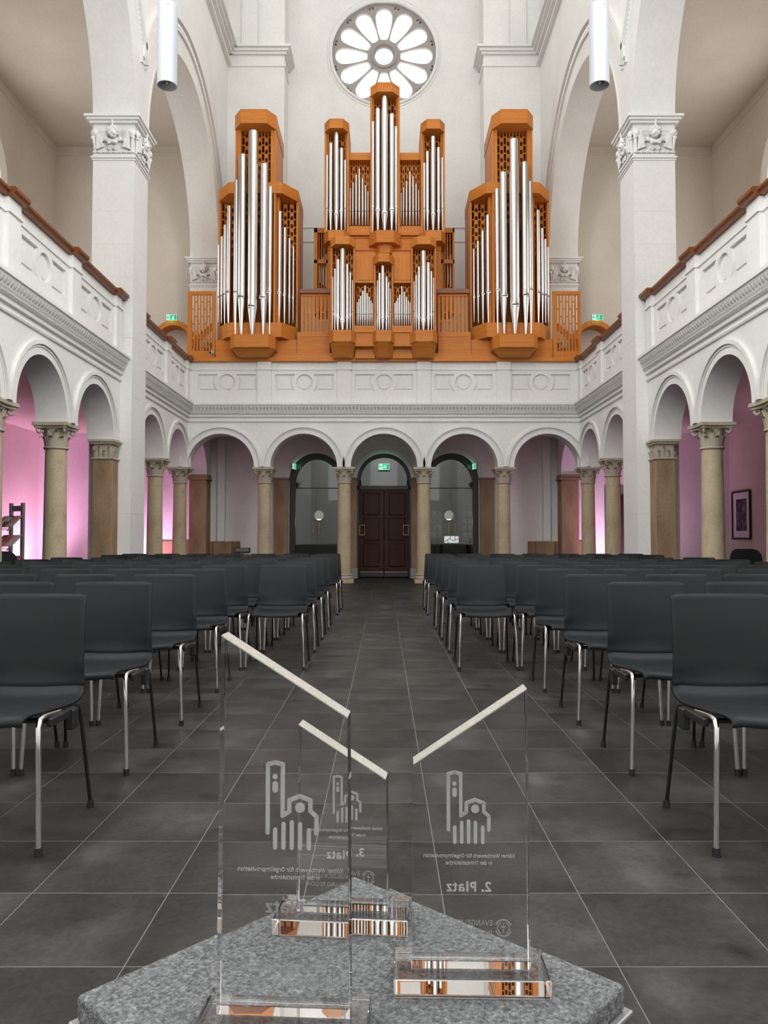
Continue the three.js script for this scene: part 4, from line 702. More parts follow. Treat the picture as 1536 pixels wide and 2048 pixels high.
// balustrades and screens beside the organ
{
  const base = struct('trim_organ_base', 'wide oak board carrying the organ on the parapet', 'board', [rspan(-4.68, 4.68, PAR, PAR + 0.1, -GAL + 0.09, -GAL - 0.3, 0.01), rspan(at(432, 712, 18.6)[0], at(1100, 712, 18.6)[0], PAR + 0.1, hgt(706, 18.6), -GAL + 0.02, -GAL - 0.25, 0.008)], M.woodH);
  for (const [s, nm, a, b] of [[-1, 'left', 602, 660], [1, 'right', 876, 936]]) {
    const D = 18.72, x0 = at(a, 620, D)[0], x1 = at(b, 620, D)[0], yt = hgt(579, D), yr = hgt(588, D), ym = hgt(664, D), y0 = PAR + 0.1;
    const o = thing('organ_balustrade', `slatted wooden balustrade between choir case and ${nm} organ tower`, 'balustrade', [0, 0, 0], 0, 'organ balustrades');
    mesh('top_rail', rspan(x0 - 0.03, x1 + 0.03, yr, yt, -D + 0.06, -D - 0.08, 0.01), M.rail, o);
    mesh('lower_panel', rspan(s < 0 ? -2.105 : x0, s < 0 ? x1 : 2.105, y0, ym, -D, -D - 0.06, 0.008), M.woodH, o);
    mesh('panel_moulding', rspan(x0, x1, ym - 0.12, ym - 0.09, -D + 0.012, -D, 0.004), M.woodH, o);
    mesh('head_rail', rspan(x0, x1, yr - 0.06, yr, -D, -D - 0.05, 0.006), M.wood, o);
    for (let i = 0; i < 8; i++) { const x = x0 + 0.03 + (x1 - x0 - 0.06) * i / 7; mesh('slat', span(x - 0.03, x + 0.03, ym, yr - 0.06, -D - 0.01, -D - 0.045), M.wood, o); }
    for (let i = 0; i < 7; i++) { const x = x0 + 0.03 + (x1 - x0 - 0.06) * (i + 0.5) / 7; mesh('spacer', span(x - 0.03, x + 0.03, ym + 0.25 + (i % 2) * 0.22, ym + 0.28 + (i % 2) * 0.22, -D - 0.015, -D - 0.04), M.wood, o); }
  }
  for (const [s, nm, a, b] of [[-1, 'left', 375, 430], [1, 'right', 1106, 1162]]) {
    const D = 18.75, x0 = at(a, 640, D)[0], x1 = at(b, 640, D)[0], yt = hgt(582, D), y0 = PAR + 0.1, yl = hgt(702, D);
    const o = thing('stair_screen', `slatted wooden screen with diagonal stair string outside the ${nm} organ tower`, 'screen', [0, 0, 0], 0, 'stair screens');
    mesh('frame', [rspan(x0, x0 + 0.09, y0, yt, -D, -D - 0.06, 0.006), rspan(x1 - 0.06, x1, y0, yt, -D, -D - 0.06, 0.006), rspan(x0, x1, yt - 0.09, yt, -D + 0.002, -D - 0.058, 0.006), rspan(x0, x1, y0, yl, -D + 0.002, -D - 0.058, 0.006)], M.wood, o);
    const n = 7, xa = x0 + 0.09, xb = x1 - 0.06;
    for (let i = 0; i <= n; i++) { const x = xa + (xb - xa) * i / n; mesh('slat', span(x - 0.018, x + 0.018, yl, yt - 0.09, -D - 0.012, -D - 0.045), M.wood, o); if (i < n) for (let q = 0; q < 3; q++) mesh('spacer', span(x, x + (xb - xa) / n, yl + 0.3 + q * 0.36 + (i % 2) * 0.18, yl + 0.33 + q * 0.36 + (i % 2) * 0.18, -D - 0.015, -D - 0.04), M.wood, o); }
    const hi = s < 0 ? xb : xa, lo = s < 0 ? xa : xb, h = hgt(652, D), l = hgt(690, D);
    mesh('stair_string', extr(poly([[lo, l - 0.06], [hi, h - 0.06], [hi, h + 0.12], [lo, l + 0.12]]), 0.04).translate(0, 0, -D - 0.1), M.wood, o);
    for (let i = 0; i < 4; i++) { const t = (i + 0.5) / 4, x = lo + (hi - lo) * t, y = l + (h - l) * t; mesh('stair_tread', span(x - 0.09, x + 0.09, y - 0.35, y - 0.32, -D - 0.09, -D - 0.6), M.wood, o); mesh('stair_tread', span(x - 0.09, x + 0.09, y - 0.6, y - 0.57, -D - 0.09, -D - 0.6), M.wood, o); }
    // rounded wooden porch hood behind the screen
    const Dp = 20.2, xp = at(s < 0 ? 346 : 1190, 680, Dp)[0], yp = hgt(682, Dp), pr = thing('stair_porch', `rounded wooden stair porch hood under the ${nm} gallery exit sign`, 'porch', [xp, 0, 0], 0, 'stair porches');
    mesh('arch_hood', facing(halfRing(0.42, 0.55, 0, yp), Dp, 0.6, 28), M.wood, pr);
    for (const q of [-1, 1]) mesh('jamb', rspan(q * 0.42, q * 0.55, GF1, yp, -Dp, -Dp - 0.6, 0.01), M.wood, pr);
    const inn = new THREE.Shape(); inn.absarc(0, yp, 0.43, 0, Math.PI, false); inn.lineTo(-0.43, GF1); inn.lineTo(0.43, GF1); inn.closePath();
    mesh('inner_panel', facing(inn, Dp + 0.45, 0.05, 24), M.white, pr);
  }
  const [cx, cyy] = at(423, 706, 18.5), cam = thing('security_camera', 'tiny white ball camera on the wood beside the left organ tower', 'camera', [cx, cyy, -18.48]);
  mesh('bracket', new THREE.CylinderGeometry(0.035, 0.035, 0.14, 14).rotateX(Math.PI / 2).translate(0.02, 0, -0.05), M.lampWhite, cam); mesh('housing', ball(0.05, 0.02, 0, 0.03, 1, 1, 1, 18, 12), M.lampWhite, cam); mesh('lens', ball(0.033, -0.01, -0.005, 0.055), M.black, cam);
}

// ---------- exit signs ----------
{
  const cv = document.createElement('canvas'); cv.width = 256; cv.height = 128; const c = cv.getContext('2d');
  c.fillStyle = '#c9ffe6'; c.fillRect(0, 0, 256, 128); c.fillStyle = '#12b57c'; c.fillRect(96, 12, 148, 104); c.fillStyle = '#dffff2'; c.fillRect(150, 26, 40, 76); c.fillStyle = '#12b57c'; c.beginPath(); c.arc(176, 40, 9, 0, 7); c.fill(); c.lineWidth = 10; c.strokeStyle = '#12b57c'; c.beginPath(); c.moveTo(174, 52); c.lineTo(168, 74); c.lineTo(182, 96); c.moveTo(168, 74); c.lineTo(156, 92); c.moveTo(174, 54); c.lineTo(188, 66); c.stroke();
  c.strokeStyle = '#12b57c'; c.lineWidth = 12; c.beginPath(); c.moveTo(76, 64); c.lineTo(20, 64); c.moveTo(44, 40); c.lineTo(20, 64); c.lineTo(44, 88); c.stroke();
  const tx = new THREE.CanvasTexture(cv); tx.colorSpace = THREE.SRGBColorSpace;
  const face = new THREE.MeshStandardMaterial({ color: 0x222222, emissive: 0xffffff, emissiveMap: tx, emissiveIntensity: 1.0, roughness: 0.4 });
  const sign = (x, y, d, w, h, label, turn = 0) => { const o = thing('exit_sign', label, 'exit sign', [x, y, -d], turn, 'green exit signs'); mesh('housing', rbox(w, h, 0.05, 0.006, 0, 0, -0.03), M.lampWhite, o); mesh('lit_face', new THREE.PlaneGeometry(w * 0.94, h * 0.92).translate(0, 0, -0.002), face, o); mesh('hanger', bar([0, h / 2, -0.03], [0, h / 2 + 0.03, -0.03], 0.006), M.lampWhite, o); const l = new THREE.PointLight(0x7dffcc, turn ? 0.04 : 0.15, 0, 2); l.position.set(0, 0, 0.12); o.add(l); return o; };
  let p = at(768, 933, DOORW - 0.1); sign(p[0], p[1], DOORW - 0.02, 0.32, 0.19, 'green lit exit sign above the central wooden door');
  p = at(589, 933, DOORW); sign(p[0], p[1], DOORW - 0.02, 0.22, 0.16, 'green exit sign seen edge-on by the left glass door', 1.15);
  p = at(948, 933, DOORW); sign(p[0], p[1], DOORW - 0.02, 0.22, 0.16, 'green exit sign seen edge-on by the right glass door', -1.15);
  p = at(343, 634, 20.25); sign(p[0], hgt(682, 20.2) + 0.55 + 0.087, 20.25, 0.3, 0.17, 'green exit sign above the left stair porch');
  p = at(1195, 634, 20.25); sign(p[0], hgt(682, 20.2) + 0.55 + 0.087, 20.25, 0.3, 0.17, 'green exit sign above the right stair porch');
}
// pendant cylinder lamps
for (const [px, nm] of [[334, 'left'], [1199, 'right']]) {
  const D = 7.8, [x, y0] = at(px, 172, D), len = 0.84, o = thing('pendant_lamp', `white cylinder pendant lamp hanging high on the ${nm}`, 'lamp', [x, y0, -D], 0, 'cylinder pendant lamps');
  mesh('shade', new THREE.LatheGeometry([[0.001, len], [0.094, len], [0.1, len - 0.008], [0.1, 0.006], [0.097, 0], [0.088, 0], [0.085, 0.004], [0.085, 0.12], [0.001, 0.12]].map((q) => new THREE.Vector2(...q)), 48), M.lampWhite, o);
  mesh('reflector', new THREE.LatheGeometry([[0.083, 0.01], [0.05, 0.025], [0.03, 0.05], [0.028, 0.11]].map((q) => new THREE.Vector2(...q)), 32), M.grey, o);
  mesh('bulb', ball(0.014, 0, 0.035, 0), M.paper, o);
  mesh('cable', bar([0, len, 0], [0, TOP - y0, 0], 0.004, 0.004, 6), M.steel, o);
  mesh('screw', ball(0.006, 0.03, len - 0.05, 0.096), M.steel, o);
}

// ---------- chairs ----------
function buildChair() {
  const o = thing('shell_chair', '', 'chair');
  const c = new THREE.CatmullRomCurve3([[0.032, 0.418], [0.03, 0.438], [-0.01, 0.452], [-0.12, 0.45], [-0.25, 0.438], [-0.35, 0.436], [-0.405, 0.452], [-0.432, 0.5], [-0.45, 0.58], [-0.475, 0.7], [-0.512, 0.822]].map(([z, y]) => new THREE.Vector3(0, y, z)), false, 'centripetal');
  const N = 40, pts = c.getSpacedPoints(N), U = 14;
  const width = (t) => { const y = pts[t].y, z = pts[t].z; if (z > -0.36) { const q = Math.min(1, Math.max(0, (0.03 - z) / 0.16)); return 0.182 + 0.034 * q * q * (3 - 2 * q); } return 0.216 - 0.022 * Math.max(0, (y - 0.46) / 0.36); };
  const sheet = (t0, t1) => {
    const pos = [], idx = [], T = 0.011, rows = t1 - t0 + 1;
    for (const side of [0, 1]) for (let t = t0; t <= t1; t++) {
      const p = pts[t], a = pts[Math.max(0, t - 1)], b = pts[Math.min(N, t + 1)], dz = b.z - a.z, dy = b.y - a.y, l = Math.hypot(dz, dy), nz = dy / l, ny = -dz / l, back = Math.min(1, Math.max(0, (p.y - 0.45) / 0.1));
      for (let i = 0; i <= U; i++) {
        const u = i / U * 2 - 1, e = t === N ? 0.006 * (Math.abs(u) > 0.93 ? 1 : 0) : 0, sx = Math.sign(u) * Math.min(Math.abs(u), 1);
        const crown = back * 0.03 * u * u, dish = (1 - back) * (0.012 * u * u - (p.z > -0.06 ? 0.0 : 0)), roll = (1 - back) * (Math.abs(u) > 0.85 ? -(Math.abs(u) - 0.85) * 0.05 : 0);
        pos.push(sx * width(t), p.y + dish + roll - e - side * T * ny, p.z + crown - side * T * nz);
      }
    }
    const w = U + 1, off = rows * w;
    for (let r = 0; r < rows - 1; r++) for (let i = 0; i < U; i++) { const a = r * w + i; idx.push(a, a + 1, a + w + 1, a, a + w + 1, a + w); const b = a + off; idx.push(b, b + w + 1, b + 1, b, b + w, b + w + 1); }
    for (let r = 0; r < rows - 1; r++) for (const i of [0, U]) { const a = r * w + i, b = a + off; i ? idx.push(a, b, a + w, a + w, b, b + w) : idx.push(a, a + w, b, a + w, b + w, b); }
    for (const r of [0, rows - 1]) for (let i = 0; i < U; i++) { const a = r * w + i, b = a + off; r ? idx.push(a, a + 1, b + 1, a, b + 1, b) : idx.push(a, b, b + 1, a, b + 1, a + 1); }
    const g = new THREE.BufferGeometry(); g.setAttribute('position', new THREE.Float32BufferAttribute(pos, 3)); g.setIndex(idx); g.computeVertexNormals(); return g;
  };
  const cut = pts.findIndex((p) => p.y > 0.47 && p.z < -0.3);
  mesh('seat', sheet(0, cut), M.shell, o); mesh('backrest', sheet(cut, N), M.shell, o);
  const R = 0.0098;
  for (const k of [-1, 1]) {
    const pathF = new THREE.CatmullRomCurve3([[0.232, 0.012, 0], [0.2165, 0.39, -0.022], [0.213, 0.424, -0.032], [0.211, 0.436, -0.06], [0.21, 0.428, -0.2]].map(([x, y, z]) => new THREE.Vector3(k * x, y, z)), false, 'centripetal');
    const f = mesh('front_leg', new THREE.TubeGeometry(pathF, 22, R, 10), M.chrome, o);
    mesh('foot_cap', new THREE.CylinderGeometry(0.0125, 0.014, 0.03, 12).translate(k * 0.2318, 0.015, 0), M.black, f);
    const pathR = new THREE.CatmullRomCurve3([[0.226, 0.012, -0.47], [0.209, 0.37, -0.40], [0.207, 0.405, -0.385], [0.207, 0.42, -0.35], [0.21, 0.428, -0.2]].map(([x, y, z]) => new THREE.Vector3(k * x, y, z)), false, 'centripetal');
    const r = mesh('rear_leg', new THREE.TubeGeometry(pathR, 20, R * 0.78, 10), M.blackTube, o);
    mesh('foot_cap', new THREE.CylinderGeometry(0.0125, 0.014, 0.03, 12).translate(k * 0.2258, 0.015, -0.47), M.black, r);
    mesh('linking_bracket', [rbox(0.03, 0.075, 0.05, 0.006, k * 0.226, 0.385, -0.28), rbox(0.022, 0.03, 0.2, 0.006, k * 0.222, 0.412, -0.19)], M.black, o);
  }
  mesh('cross_tube', [bar([-0.21, 0.418, -0.1], [0.21, 0.418, -0.1], 0.009), bar([-0.21, 0.416, -0.3], [0.21, 0.416, -0.3], 0.009)], M.black, o);
  return o;
}
const chair0 = buildChair();
{
  const rows = [2.594, 3.468, 4.39, 5.315, 6.23, 7.17, 8.09, 9.0, 10.72, 11.6];
  let first = true;
  for (const [s, nm] of SIDES) rows.forEach((d, r) => {
    const edge = s < 0 ? (r < 4 ? -1.128 : -0.632) : (r < 4 ? 1.085 : 0.595);
    for (let n = 0; n < (r < 4 ? 6 : 7); n++) {
      const o = first ? chair0 : chair0.clone();
      if (!first) { o.name = numbered('shell_chair'); scene.add(o); }
      first = false;
      o.position.set(edge + s * (0.2345 + n * 0.4985) + (rnd() - 0.5) * 0.004, 0, -d + (rnd() - 0.5) * 0.02);
      o.rotation.y = (rnd() - 0.5) * 0.008;
      o.userData = { label: `black shell chair, ${nm} block, ${ORD[r]} row from the altar, ${n ? ORD[n] + ' seat from' : 'seat on'} the aisle`, category: 'chair', group: 'chairs of the ' + nm + ' block' };
    }
  });
  // odd chairs in the aisles
  for (const [px, py, d, turn, label] of [[2, 1112, 11.9, 0.5, 'dark chair with rounded back beside the brochure stand'], [1496, 1107, 12.4, -0.3, 'dark rounded chair under the framed print on the right']]) {
    const x = at(px, py, d)[0], o = thing('lounge_chair', label, 'chair', [x, 0, -d], turn, 'chairs in the side aisles'), ht = hgt(py - 4, d);
    const bk = new THREE.Shape(); bk.moveTo(-0.22, 0.5); bk.lineTo(0.22, 0.5); bk.lineTo(0.23, ht - 0.16); bk.quadraticCurveTo(0.22, ht, 0.08, ht); bk.lineTo(-0.12, ht); bk.quadraticCurveTo(-0.22, ht, -0.23, ht - 0.16); bk.closePath();
    mesh('backrest', new THREE.ExtrudeGeometry(bk, { depth: 0.03, bevelEnabled: true, bevelSize: 0.012, bevelThickness: 0.012, bevelSegments: 2 }).rotateX(-0.12).translate(0, 0.03, -0.16), M.shell, o);
    mesh('seat', rbox(0.46, 0.05, 0.44, 0.02, 0, 0.46, 0.02), M.shell, o);
    for (const [a, b] of [[-1, -1], [1, -1], [-1, 1], [1, 1]]) mesh('leg', bar([a * 0.18, 0.44, 0.02 + b * 0.16], [a * 0.22, 0, 0.02 + b * 0.21], 0.012), M.steel, o);
    mesh('back_support', [bar([-0.15, 0.46, -0.17], [-0.15, 0.62, -0.2], 0.012), bar([0.15, 0.46, -0.17], [0.15, 0.62, -0.2], 0.012)], M.steel, o);
  }
}

// ---------- aisle furniture ----------
{
  // brochure stand at the left edge
  const D = 12.6, [xa] = at(18, 1060, D), [xb] = at(49, 1060, D), top = hgt(1006, D), YAW = -0.5, w = (xb - xa) / Math.cos(YAW), xc = (xa + xb) / 2;
  const o = thing('brochure_stand', 'grey metal brochure stand with sloping clear shelves in the left aisle', 'stand', [xc, 0, -D], YAW);
  for (const k of [-1, 1]) { mesh('upright', rbox(0.05, top, 0.05, 0.004, k * w / 2, top / 2, 0), M.steel, o); mesh('foot', rbox(0.05, 0.04, 0.5, 0.006, k * w / 2, 0.02, 0), M.steel, o); }
  mesh('top_bar', rbox(w, 0.09, 0.025, 0.004, 0, top - 0.09, 0), M.steel, o);
  const shelfY = [hgt(1046, D), hgt(1084, D), hgt(1125, D), hgt(1160, D)];
  shelfY.forEach((y) => {
    const sh = new THREE.Group(); sh.position.set(0, y, 0.17); sh.rotation.x = 0.75;
    const a = mesh('shelf', box(w + 0.1, 0.01, 0.34), M.clear, o); a.position.copy(sh.position); a.rotation.x = 0.75; mesh('shelf_lip', box(w + 0.1, 0.04, 0.01, 0, 0.02, 0.17), M.clear, a); mesh('shelf_arm', [box(0.012, 0.02, 0.36, -w / 2 - 0.03, -0.01, 0), box(0.012, 0.02, 0.36, w / 2 + 0.03, -0.01, 0)], M.steel, a);
  });
  const covers = [[0.6, 0.58, 0.62], [0.2, 0.08, 0.1], [0.5, 0.45, 0.3], [0.55, 0.06, 0.09], [0.65, 0.25, 0.28], [0.7, 0.68, 0.66], [0.62, 0.3, 0.22], [0.3, 0.3, 0.42], [0.6, 0.12, 0.15]].map((q) => std({ color: new THREE.Color().setRGB(...q), roughness: 0.5 }));
  const inShelf = ['top', 'second', 'third'];
  for (let r = 0; r < 3; r++) for (let k = 0; k < 3; k++) {
    const y = shelfY[r], dx = (-1 + k) * 0.15, b = thing('brochure', `${['left', 'middle', 'right'][k]} brochure on the ${inShelf[r]} shelf of the brochure stand`, 'brochure', [xc + dx * Math.cos(YAW) + 0.17 * Math.sin(YAW), y + 0.02, -D - dx * Math.sin(YAW) + 0.17 * Math.cos(YAW)], YAW, 'brochures on the stand');
    const m = mesh('cover', rbox(0.13, 0.012, 0.26, 0.003), covers[(r * 3 + k) % 9], b); m.rotation.x = 0.75;
    mesh('cover_print', box(0.09, 0.001, 0.1, 0, 0.0066, -0.04), covers[(r * 3 + k + 4) % 9], m);
  }
}
{
  // framed print on the right outer wall
  const xw = OUT, d0 = OUT * F / (1468 - 768), d1 = OUT * F / (1503 - 768), dc = (d0 + d1) / 2 * 1.0, w = Math.abs(d0 - d1), yt = hgt(983, dc), yb = hgt(1077, dc);
  const o = thing('framed_print', 'tall black framed print with white mount on the right aisle wall', 'picture', [xw - 0.03, (yt + yb) / 2, -dc], -Math.PI / 2);
  const h = yt - yb, W = w;
  mesh('frame', [rbox(W, 0.05, 0.05, 0.004, 0, h / 2, 0), rbox(W, 0.05, 0.05, 0.004, 0, -h / 2, 0), rbox(0.05, h, 0.05, 0.004, -W / 2, 0, 0), rbox(0.05, h, 0.05, 0.004, W / 2, 0, 0)], M.black, o);
  mesh('mount', box(W, h, 0.01, 0, 0, -0.01), M.paper, o);
  const cv = document.createElement('canvas'); cv.width = 128; cv.height = 320; const c = cv.getContext('2d'); c.fillStyle = '#3a3038'; c.fillRect(0, 0, 128, 320);
  for (let i = 0; i < 70; i++) { const g = Math.floor(40 + rnd() * 130); c.strokeStyle = `rgb(${g},${g - 6},${g})`; c.lineWidth = 2 + rnd() * 7; c.beginPath(); const x = rnd() * 128, y = rnd() * 320; c.moveTo(x, y); c.quadraticCurveTo(x + (rnd() - 0.5) * 60, y + rnd() * 40, x + (rnd() - 0.5) * 40, y + 20 + rnd() * 70); c.stroke(); }
  const tx = new THREE.CanvasTexture(cv); tx.colorSpace = THREE.SRGBColorSpace;
  mesh('print', new THREE.PlaneGeometry(W * 0.6, h * 0.68).translate(0, 0, -0.003), new THREE.MeshStandardMaterial({ map: tx, roughness: 0.6 }), o);
}
// coloured floor uplights washing the aisle walls
const PINK = new THREE.Color(1.0, 0.46, 0.86), LILAC = new THREE.Color(0.95, 0.5, 0.85);
for (const [x, d, tx, tz, power, colr, label] of [[-8.3, 19.9, -1, 0.15, 34, PINK, 'pink floor uplight in the far left aisle corner'], [-8.3, 16.2, -1, 0.2, 26, PINK, 'pink floor uplight halfway along the left aisle'], [-6.3, 20.3, -0.2, 0.9, 22, PINK, 'pink floor uplight at the end wall of the left aisle'], [8.6, 15.6, 1, -0.1, 46, LILAC, 'lilac floor uplight along the right aisle wall'], [6.2, 19.9, 0.1, 0.9, 24, LILAC, 'lilac floor uplight at the end of the right aisle']]) {
  const o = thing('floor_uplight', label, 'lamp', [x, 0, -d], 0, 'coloured floor uplights');
  mesh('housing', new THREE.CylinderGeometry(0.09, 0.1, 0.16, 20).translate(0, 0.12, 0), M.black, o); mesh('stand', [rbox(0.24, 0.02, 0.2, 0.004, 0, 0.01, 0), rbox(0.02, 0.14, 0.05, 0.004, -0.11, 0.08, 0), rbox(0.02, 0.14, 0.05, 0.004, 0.11, 0.08, 0)], M.black, o);
  mesh('lens', new THREE.CylinderGeometry(0.078, 0.078, 0.01, 20).translate(0, 0.204, 0), new THREE.MeshStandardMaterial({ color: 0x111111, emissive: colr, emissiveIntensity: 2 }), o);
  const l = new THREE.SpotLight(colr, power, 0, 1.25, 1, 2); l.position.set(0, 0.24, 0); l.target.position.set(tx * 2, 2.0, -tz * 2); l.castShadow = true; l.shadow.radius = 3; o.add(l, l.target);
}
// things in the vestibule
for (const [x, nm] of [[-1.95, 'left'], [1.95, 'right']]) {
  const o = thing('globe_lamp', `round white globe lamp behind the ${nm} glass door`, 'lamp', [x + (nm === 'left' ? 0.05 : -0.05), hgt(1031, 23), -22.8], 0, 'globe lamps in the vestibule');
  mesh('globe', ball(0.14, 0, 0, 0, 1, 1, 1, 24, 16), new THREE.MeshStandardMaterial({ color: 0xdddddd, emissive: 0xfff1e0, emissiveIntensity: 0.22 }), o); mesh('cord', bar([0, 0.14, 0], [0, 3.9 - hgt(1031, 23), 0], 0.008, 0.008, 6), M.black, o);
  const l = new THREE.PointLight(0xfff1e0, 0.25, 0, 2); l.position.set(0, -0.2, 0); o.add(l);
}
{
  for (const [rx, rl] of [[2.62, 'dark upright rack of small leaflets at the right side behind the right glass door'], [1.55, 'leaflet rack left of the globe lamp behind the right glass door']]) {
  const o = thing('leaflet_rack', rl, 'rack', [rx, 0, -23.9], 0, 'leaflet racks in the vestibule');
  mesh('back_board', box(0.46, 0.9, 0.04, 0, 1.52, 0), M.darkFrame, o); mesh('post', box(0.06, 1.1, 0.04, 0, 0.55, -0.04), M.darkFrame, o); mesh('foot', box(0.4, 0.03, 0.3, 0, 0.015, 0), M.darkFrame, o); for (let r = 0; r < 4; r++) for (let k = 0; k < 3; k++) mesh('pocket', rbox(0.11, 0.17, 0.03, 0.004, -0.145 + k * 0.145, 1.84 - r * 0.215, 0.035), M.grey, o);
  }
  const t = thing('vestibule_table', 'dark side table behind the right glass door', 'table', [2.1, 0, -23.2]);
  mesh('table_top', rbox(0.9, 0.05, 0.5, 0.008, 0, 0.92, 0), M.doorWood, t); for (const [a, b] of [[-1, -1], [1, -1], [-1, 1], [1, 1]]) mesh('leg', rbox(0.06, 0.9, 0.06, 0.006, a * 0.4, 0.45, b * 0.2), M.doorWood, t);
  const b = thing('lantern_box', 'white leaded glass light box on the vestibule table', 'lamp', [2.0, 0.946, -23.15]);
  mesh('glass_body', rbox(0.42, 0.2, 0.14, 0.02, 0, 0.1, 0), new THREE.MeshStandardMaterial({ color: 0xffffff, emissive: 0xf4f4ff, emissiveIntensity: 0.75 }), b);
  mesh('leading', [bar([-0.2, 0.05, 0.072], [-0.05, 0.14, 0.072], 0.01), bar([-0.05, 0.14, 0.072], [0.05, 0.06, 0.072], 0.01), bar([0.05, 0.06, 0.072], [0.2, 0.13, 0.072], 0.01), bar([-0.1, 0, 0.072], [-0.12, 0.1, 0.072], 0.01), bar([0.1, 0.2, 0.072], [0.1, 0.09, 0.072], 0.01), bar([-0.05, 0.14, 0.072], [-0.03, 0.2, 0.072], 0.01)], M.black, b);
  const s = thing('speaker_box', 'small black box on the entrance wall behind the left chairs', 'speaker', [at(485, 1100, DOORW - 0.1)[0], hgt(1100, DOORW - 0.1), -DOORW + 0.07]);
  mesh('cabinet', rbox(0.4, 0.12, 0.13, 0.008), M.black, s); mesh('grille', box(0.36, 0.09, 0.006, 0, 0, 0.067), M.grey, s);
}

// ---------- plinth and glass trophies ----------
const TOPY = 0.569;
{
  const c = [-0.031, 0.8255], a = Math.atan2(0.294, 0.275), half = 0.201;
  const o = thing('display_plinth', 'square plinth topped with a thick grey felt slab in the foreground', 'plinth', [c[0], 0, -c[1]], a);
  mesh('felt_slab', new RoundedBoxGeometry(half * 2, 0.027, half * 2, 3, 0.005).translate(0, TOPY - 0.0135, 0), M.felt, o);
  mesh('top_tray', rbox(half * 2 + 0.012, 0.006, half * 2 + 0.012, 0.002, 0, TOPY - 0.030, 0), M.steel, o);
  mesh('body', rbox(half * 2 + 0.006, TOPY - 0.033, half * 2 + 0.006, 0.004, 0, (TOPY - 0.033) / 2, 0), M.plinth, o);
}
const font = await new FontLoader().loadAsync('fonts/droid/droid_sans_regular.typeface.json');
const fontB = await new FontLoader().loadAsync('fonts/droid/droid_sans_bold.typeface.json');
function lettering(txt, width, f, reversed = true) { // flat letters centred on the origin, reading from the far side
  const g = new TextGeometry(txt, { font: f, size: 1, depth: 0.01, curveSegments: 3, bevelEnabled: false }); g.computeBoundingBox(); const b = g.boundingBox, k = width / (b.max.x - b.min.x);
  g.translate(-(b.max.x + b.min.x) / 2, -(b.max.y + b.min.y) / 2, 0).scale(k, k, 1).scale(1, 1, 0.03);
  return reversed ? g.rotateY(Math.PI) : g;
}
const capsule = (x, y0, y1, r) => { const s = new THREE.Shape(); s.absarc(x, y1 - r, r, 0, Math.PI, false); s.absarc(x, y0 + r, r, Math.PI, Math.PI * 2, false); s.closePath(); return s; };
function emblem(w) { // tower and church front, five bars; as seen by the camera, width w, top at y = 0
  const k = w / 378, out = [], t = 0.0003, X = (x) => (x - 691) * k, Y = (y) => (880 - y) * k;
  const path = [[520, 1375], [520, 905], [572, 893], [625, 905], [625, 1258], [672, 1228], [672, 1150], [745, 1122], [820, 1150], [820, 1222], [862, 1260], [862, 1375]], hw = 15;
  for (let i = 0; i + 1 < path.length; i++) { const [x0, y0] = path[i], [x1, y1] = path[i + 1], L = Math.hypot(x1 - x0, y1 - y0), nx = -(y1 - y0) / L * hw, ny = (x1 - x0) / L * hw; out.push(extr(poly([[X(x0 + nx), Y(y0 + ny)], [X(x1 + nx), Y(y1 + ny)], [X(x1 - nx), Y(y1 - ny)], [X(x0 - nx), Y(y0 - ny)]]), t)); }
  for (const [x, y] of path) out.push(new THREE.CylinderGeometry(hw * k, hw * k, t, 14).rotateX(Math.PI / 2).translate(X(x), Y(y), t / 2));
  for (const [x, y, r] of [[571, 990, 18], [747, 1200, 35]]) out.push(new THREE.CylinderGeometry(r * k, r * k, t, 24).rotateX(Math.PI / 2).translate(X(x), Y(y), t / 2));
  out.push(extr(capsule(X(572), Y(1100), Y(1022), 20 * k), t));
  for (const [x, a] of [[573, 1340], [632, 1300], [690, 1288], [748, 1300], [810, 1340]]) out.push(extr(capsule(X(x), Y(1492), Y(a), 15 * k), t));
  return out;
}
function crossLogo(r) { // ring broken at the sides around a cross
  const t = 0.0003, ring = (a, b) => extr(halfRing(r * 0.86, r, 0, 0, a, b), t, 12), inner = (a, b) => extr(halfRing(r * 0.62, r * 0.74, 0, 0, a, b), t, 12);
  return [ring(0.35, 2.8), ring(3.5, 5.93), inner(2.0, 4.3), inner(-1.15, 1.15), box(r * 0.12, r * 1.1, t, 0, 0, t / 2), box(r * 0.6, r * 0.12, t, 0, r * 0.12, t / 2)];
}
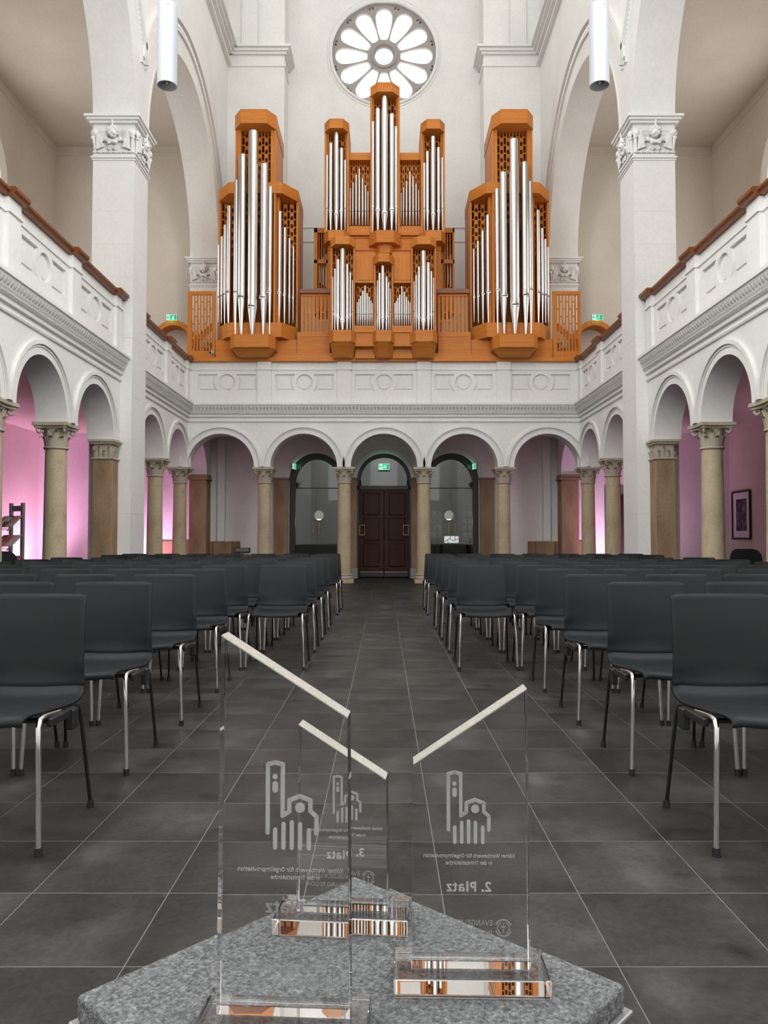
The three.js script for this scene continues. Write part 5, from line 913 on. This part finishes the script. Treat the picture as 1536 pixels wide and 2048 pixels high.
function trophy({ cx, cd, yaw, w, tall, short, tallLeft, place, em, t1, t2, pl, lg, label }) {
  const o = thing('glass_trophy', label, 'trophy', [cx, TOPY + 0.0005, -cd], yaw, 'glass trophies on the plinth');
  const BH = 0.0195, TH = 0.026, y0 = BH + 0.0002;
  const bs = new RoundedBoxGeometry(0.16, BH, 0.064, 1, 0.0018).translate(0, BH / 2, 0);
  mesh('glass_base', bs, M.glass, o);
  const l = tallLeft ? tall : short, r = tallLeft ? short : tall, tp = 1.03;
  const sh = poly([[-w / 2 * tp, y0], [w / 2 * tp, y0], [w / 2, y0 + r], [-w / 2, y0 + l]]);
  mesh('glass_plate', new THREE.ExtrudeGeometry(sh, { depth: TH - 0.001, bevelEnabled: true, bevelSize: 0.0005, bevelThickness: 0.0005, bevelSegments: 1 }).translate(0, 0.0005, -TH / 2 + 0.0005), M.glass, o);
  const e = 0.0012, cut = poly([[-w / 2, y0 + l + 0.001], [w / 2, y0 + r + 0.001], [w / 2, y0 + r + e + 0.001], [-w / 2, y0 + l + e + 0.001]]);
  mesh('sawn_edge', extr(cut, TH).translate(0, 0, -TH / 2), M.cutEdge, o);
  const zb = -TH / 2 - 0.0009, D = cd + TH / 2;
  const put = (name, g, mat, px, py) => { const [x, y] = at(px, py, D), m = mesh(name, g, mat, o); m.position.set(x - cx, y - TOPY, zb); return m; };
  put('emblem', emblem(em[2] * D / F), M.etched, em[0], em[1]);
  put('inscription', lettering('Kölner Wettbewerb für Orgelimprovisation', t1[2] * D / F, font), M.etched, t1[0], t1[1]);
  put('inscription', lettering('in der Trinitatiskirche', t2[2] * D / F, font), M.etched, t2[0], t2[1]);
  put('place_inscription', lettering(place + '. Platz', pl[2] * D / F, fontB), place === 1 ? M.etchedFaint : M.etched, pl[0], pl[1]);
  put('foot_inscription', lettering('EVANGELISCH LEBEN', lg[2] * D / F, font), M.etchedFaint, lg[0], lg[1] - lg[3] * 0.36);
  put('foot_inscription', lettering('IN KÖLN UND REGION', lg[2] * D / F, font), M.etchedFaint, lg[0], lg[1] + lg[3] * 0.36);
  put('cross_logo', crossLogo(lg[3] * 0.62 * D / F), M.etchedFaint, lg[0] + lg[2] / 2 + lg[3] * 0.85, lg[1]);
}
trophy({ cx: -0.094, cd: 0.757, yaw: -0.06, w: 0.121, tall: 0.352, short: 0.276, tallLeft: true, place: 1, em: [586, 1518, 106], t1: [582, 1734, 206], t2: [592, 1748, 96], pl: [590, 1806, 112], lg: [562, 1941, 150, 34], label: 'tallest glass trophy at front left of the plinth, first place' });
trophy({ cx: 0.0905, cd: 0.838, yaw: -0.022, w: 0.119, tall: 0.287, short: 0.208, tallLeft: false, place: 2, em: [935, 1538, 87], t1: [936, 1707, 177], t2: [936, 1720, 90], pl: [936, 1767, 87], lg: [917, 1848, 128, 27], label: 'middle-sized glass trophy at right of the plinth, second place' });
trophy({ cx: -0.049, cd: 0.968, yaw: -0.09, w: 0.105, tall: 0.22, short: 0.155, tallLeft: true, place: 3, em: [695, 1543, 56], t1: [693, 1652, 140], t2: [695, 1665, 70], pl: [692, 1699, 72], lg: [668, 1749, 100, 22], label: 'smallest glass trophy at the back corner of the plinth, third place' });

renderer.render(scene, camera);
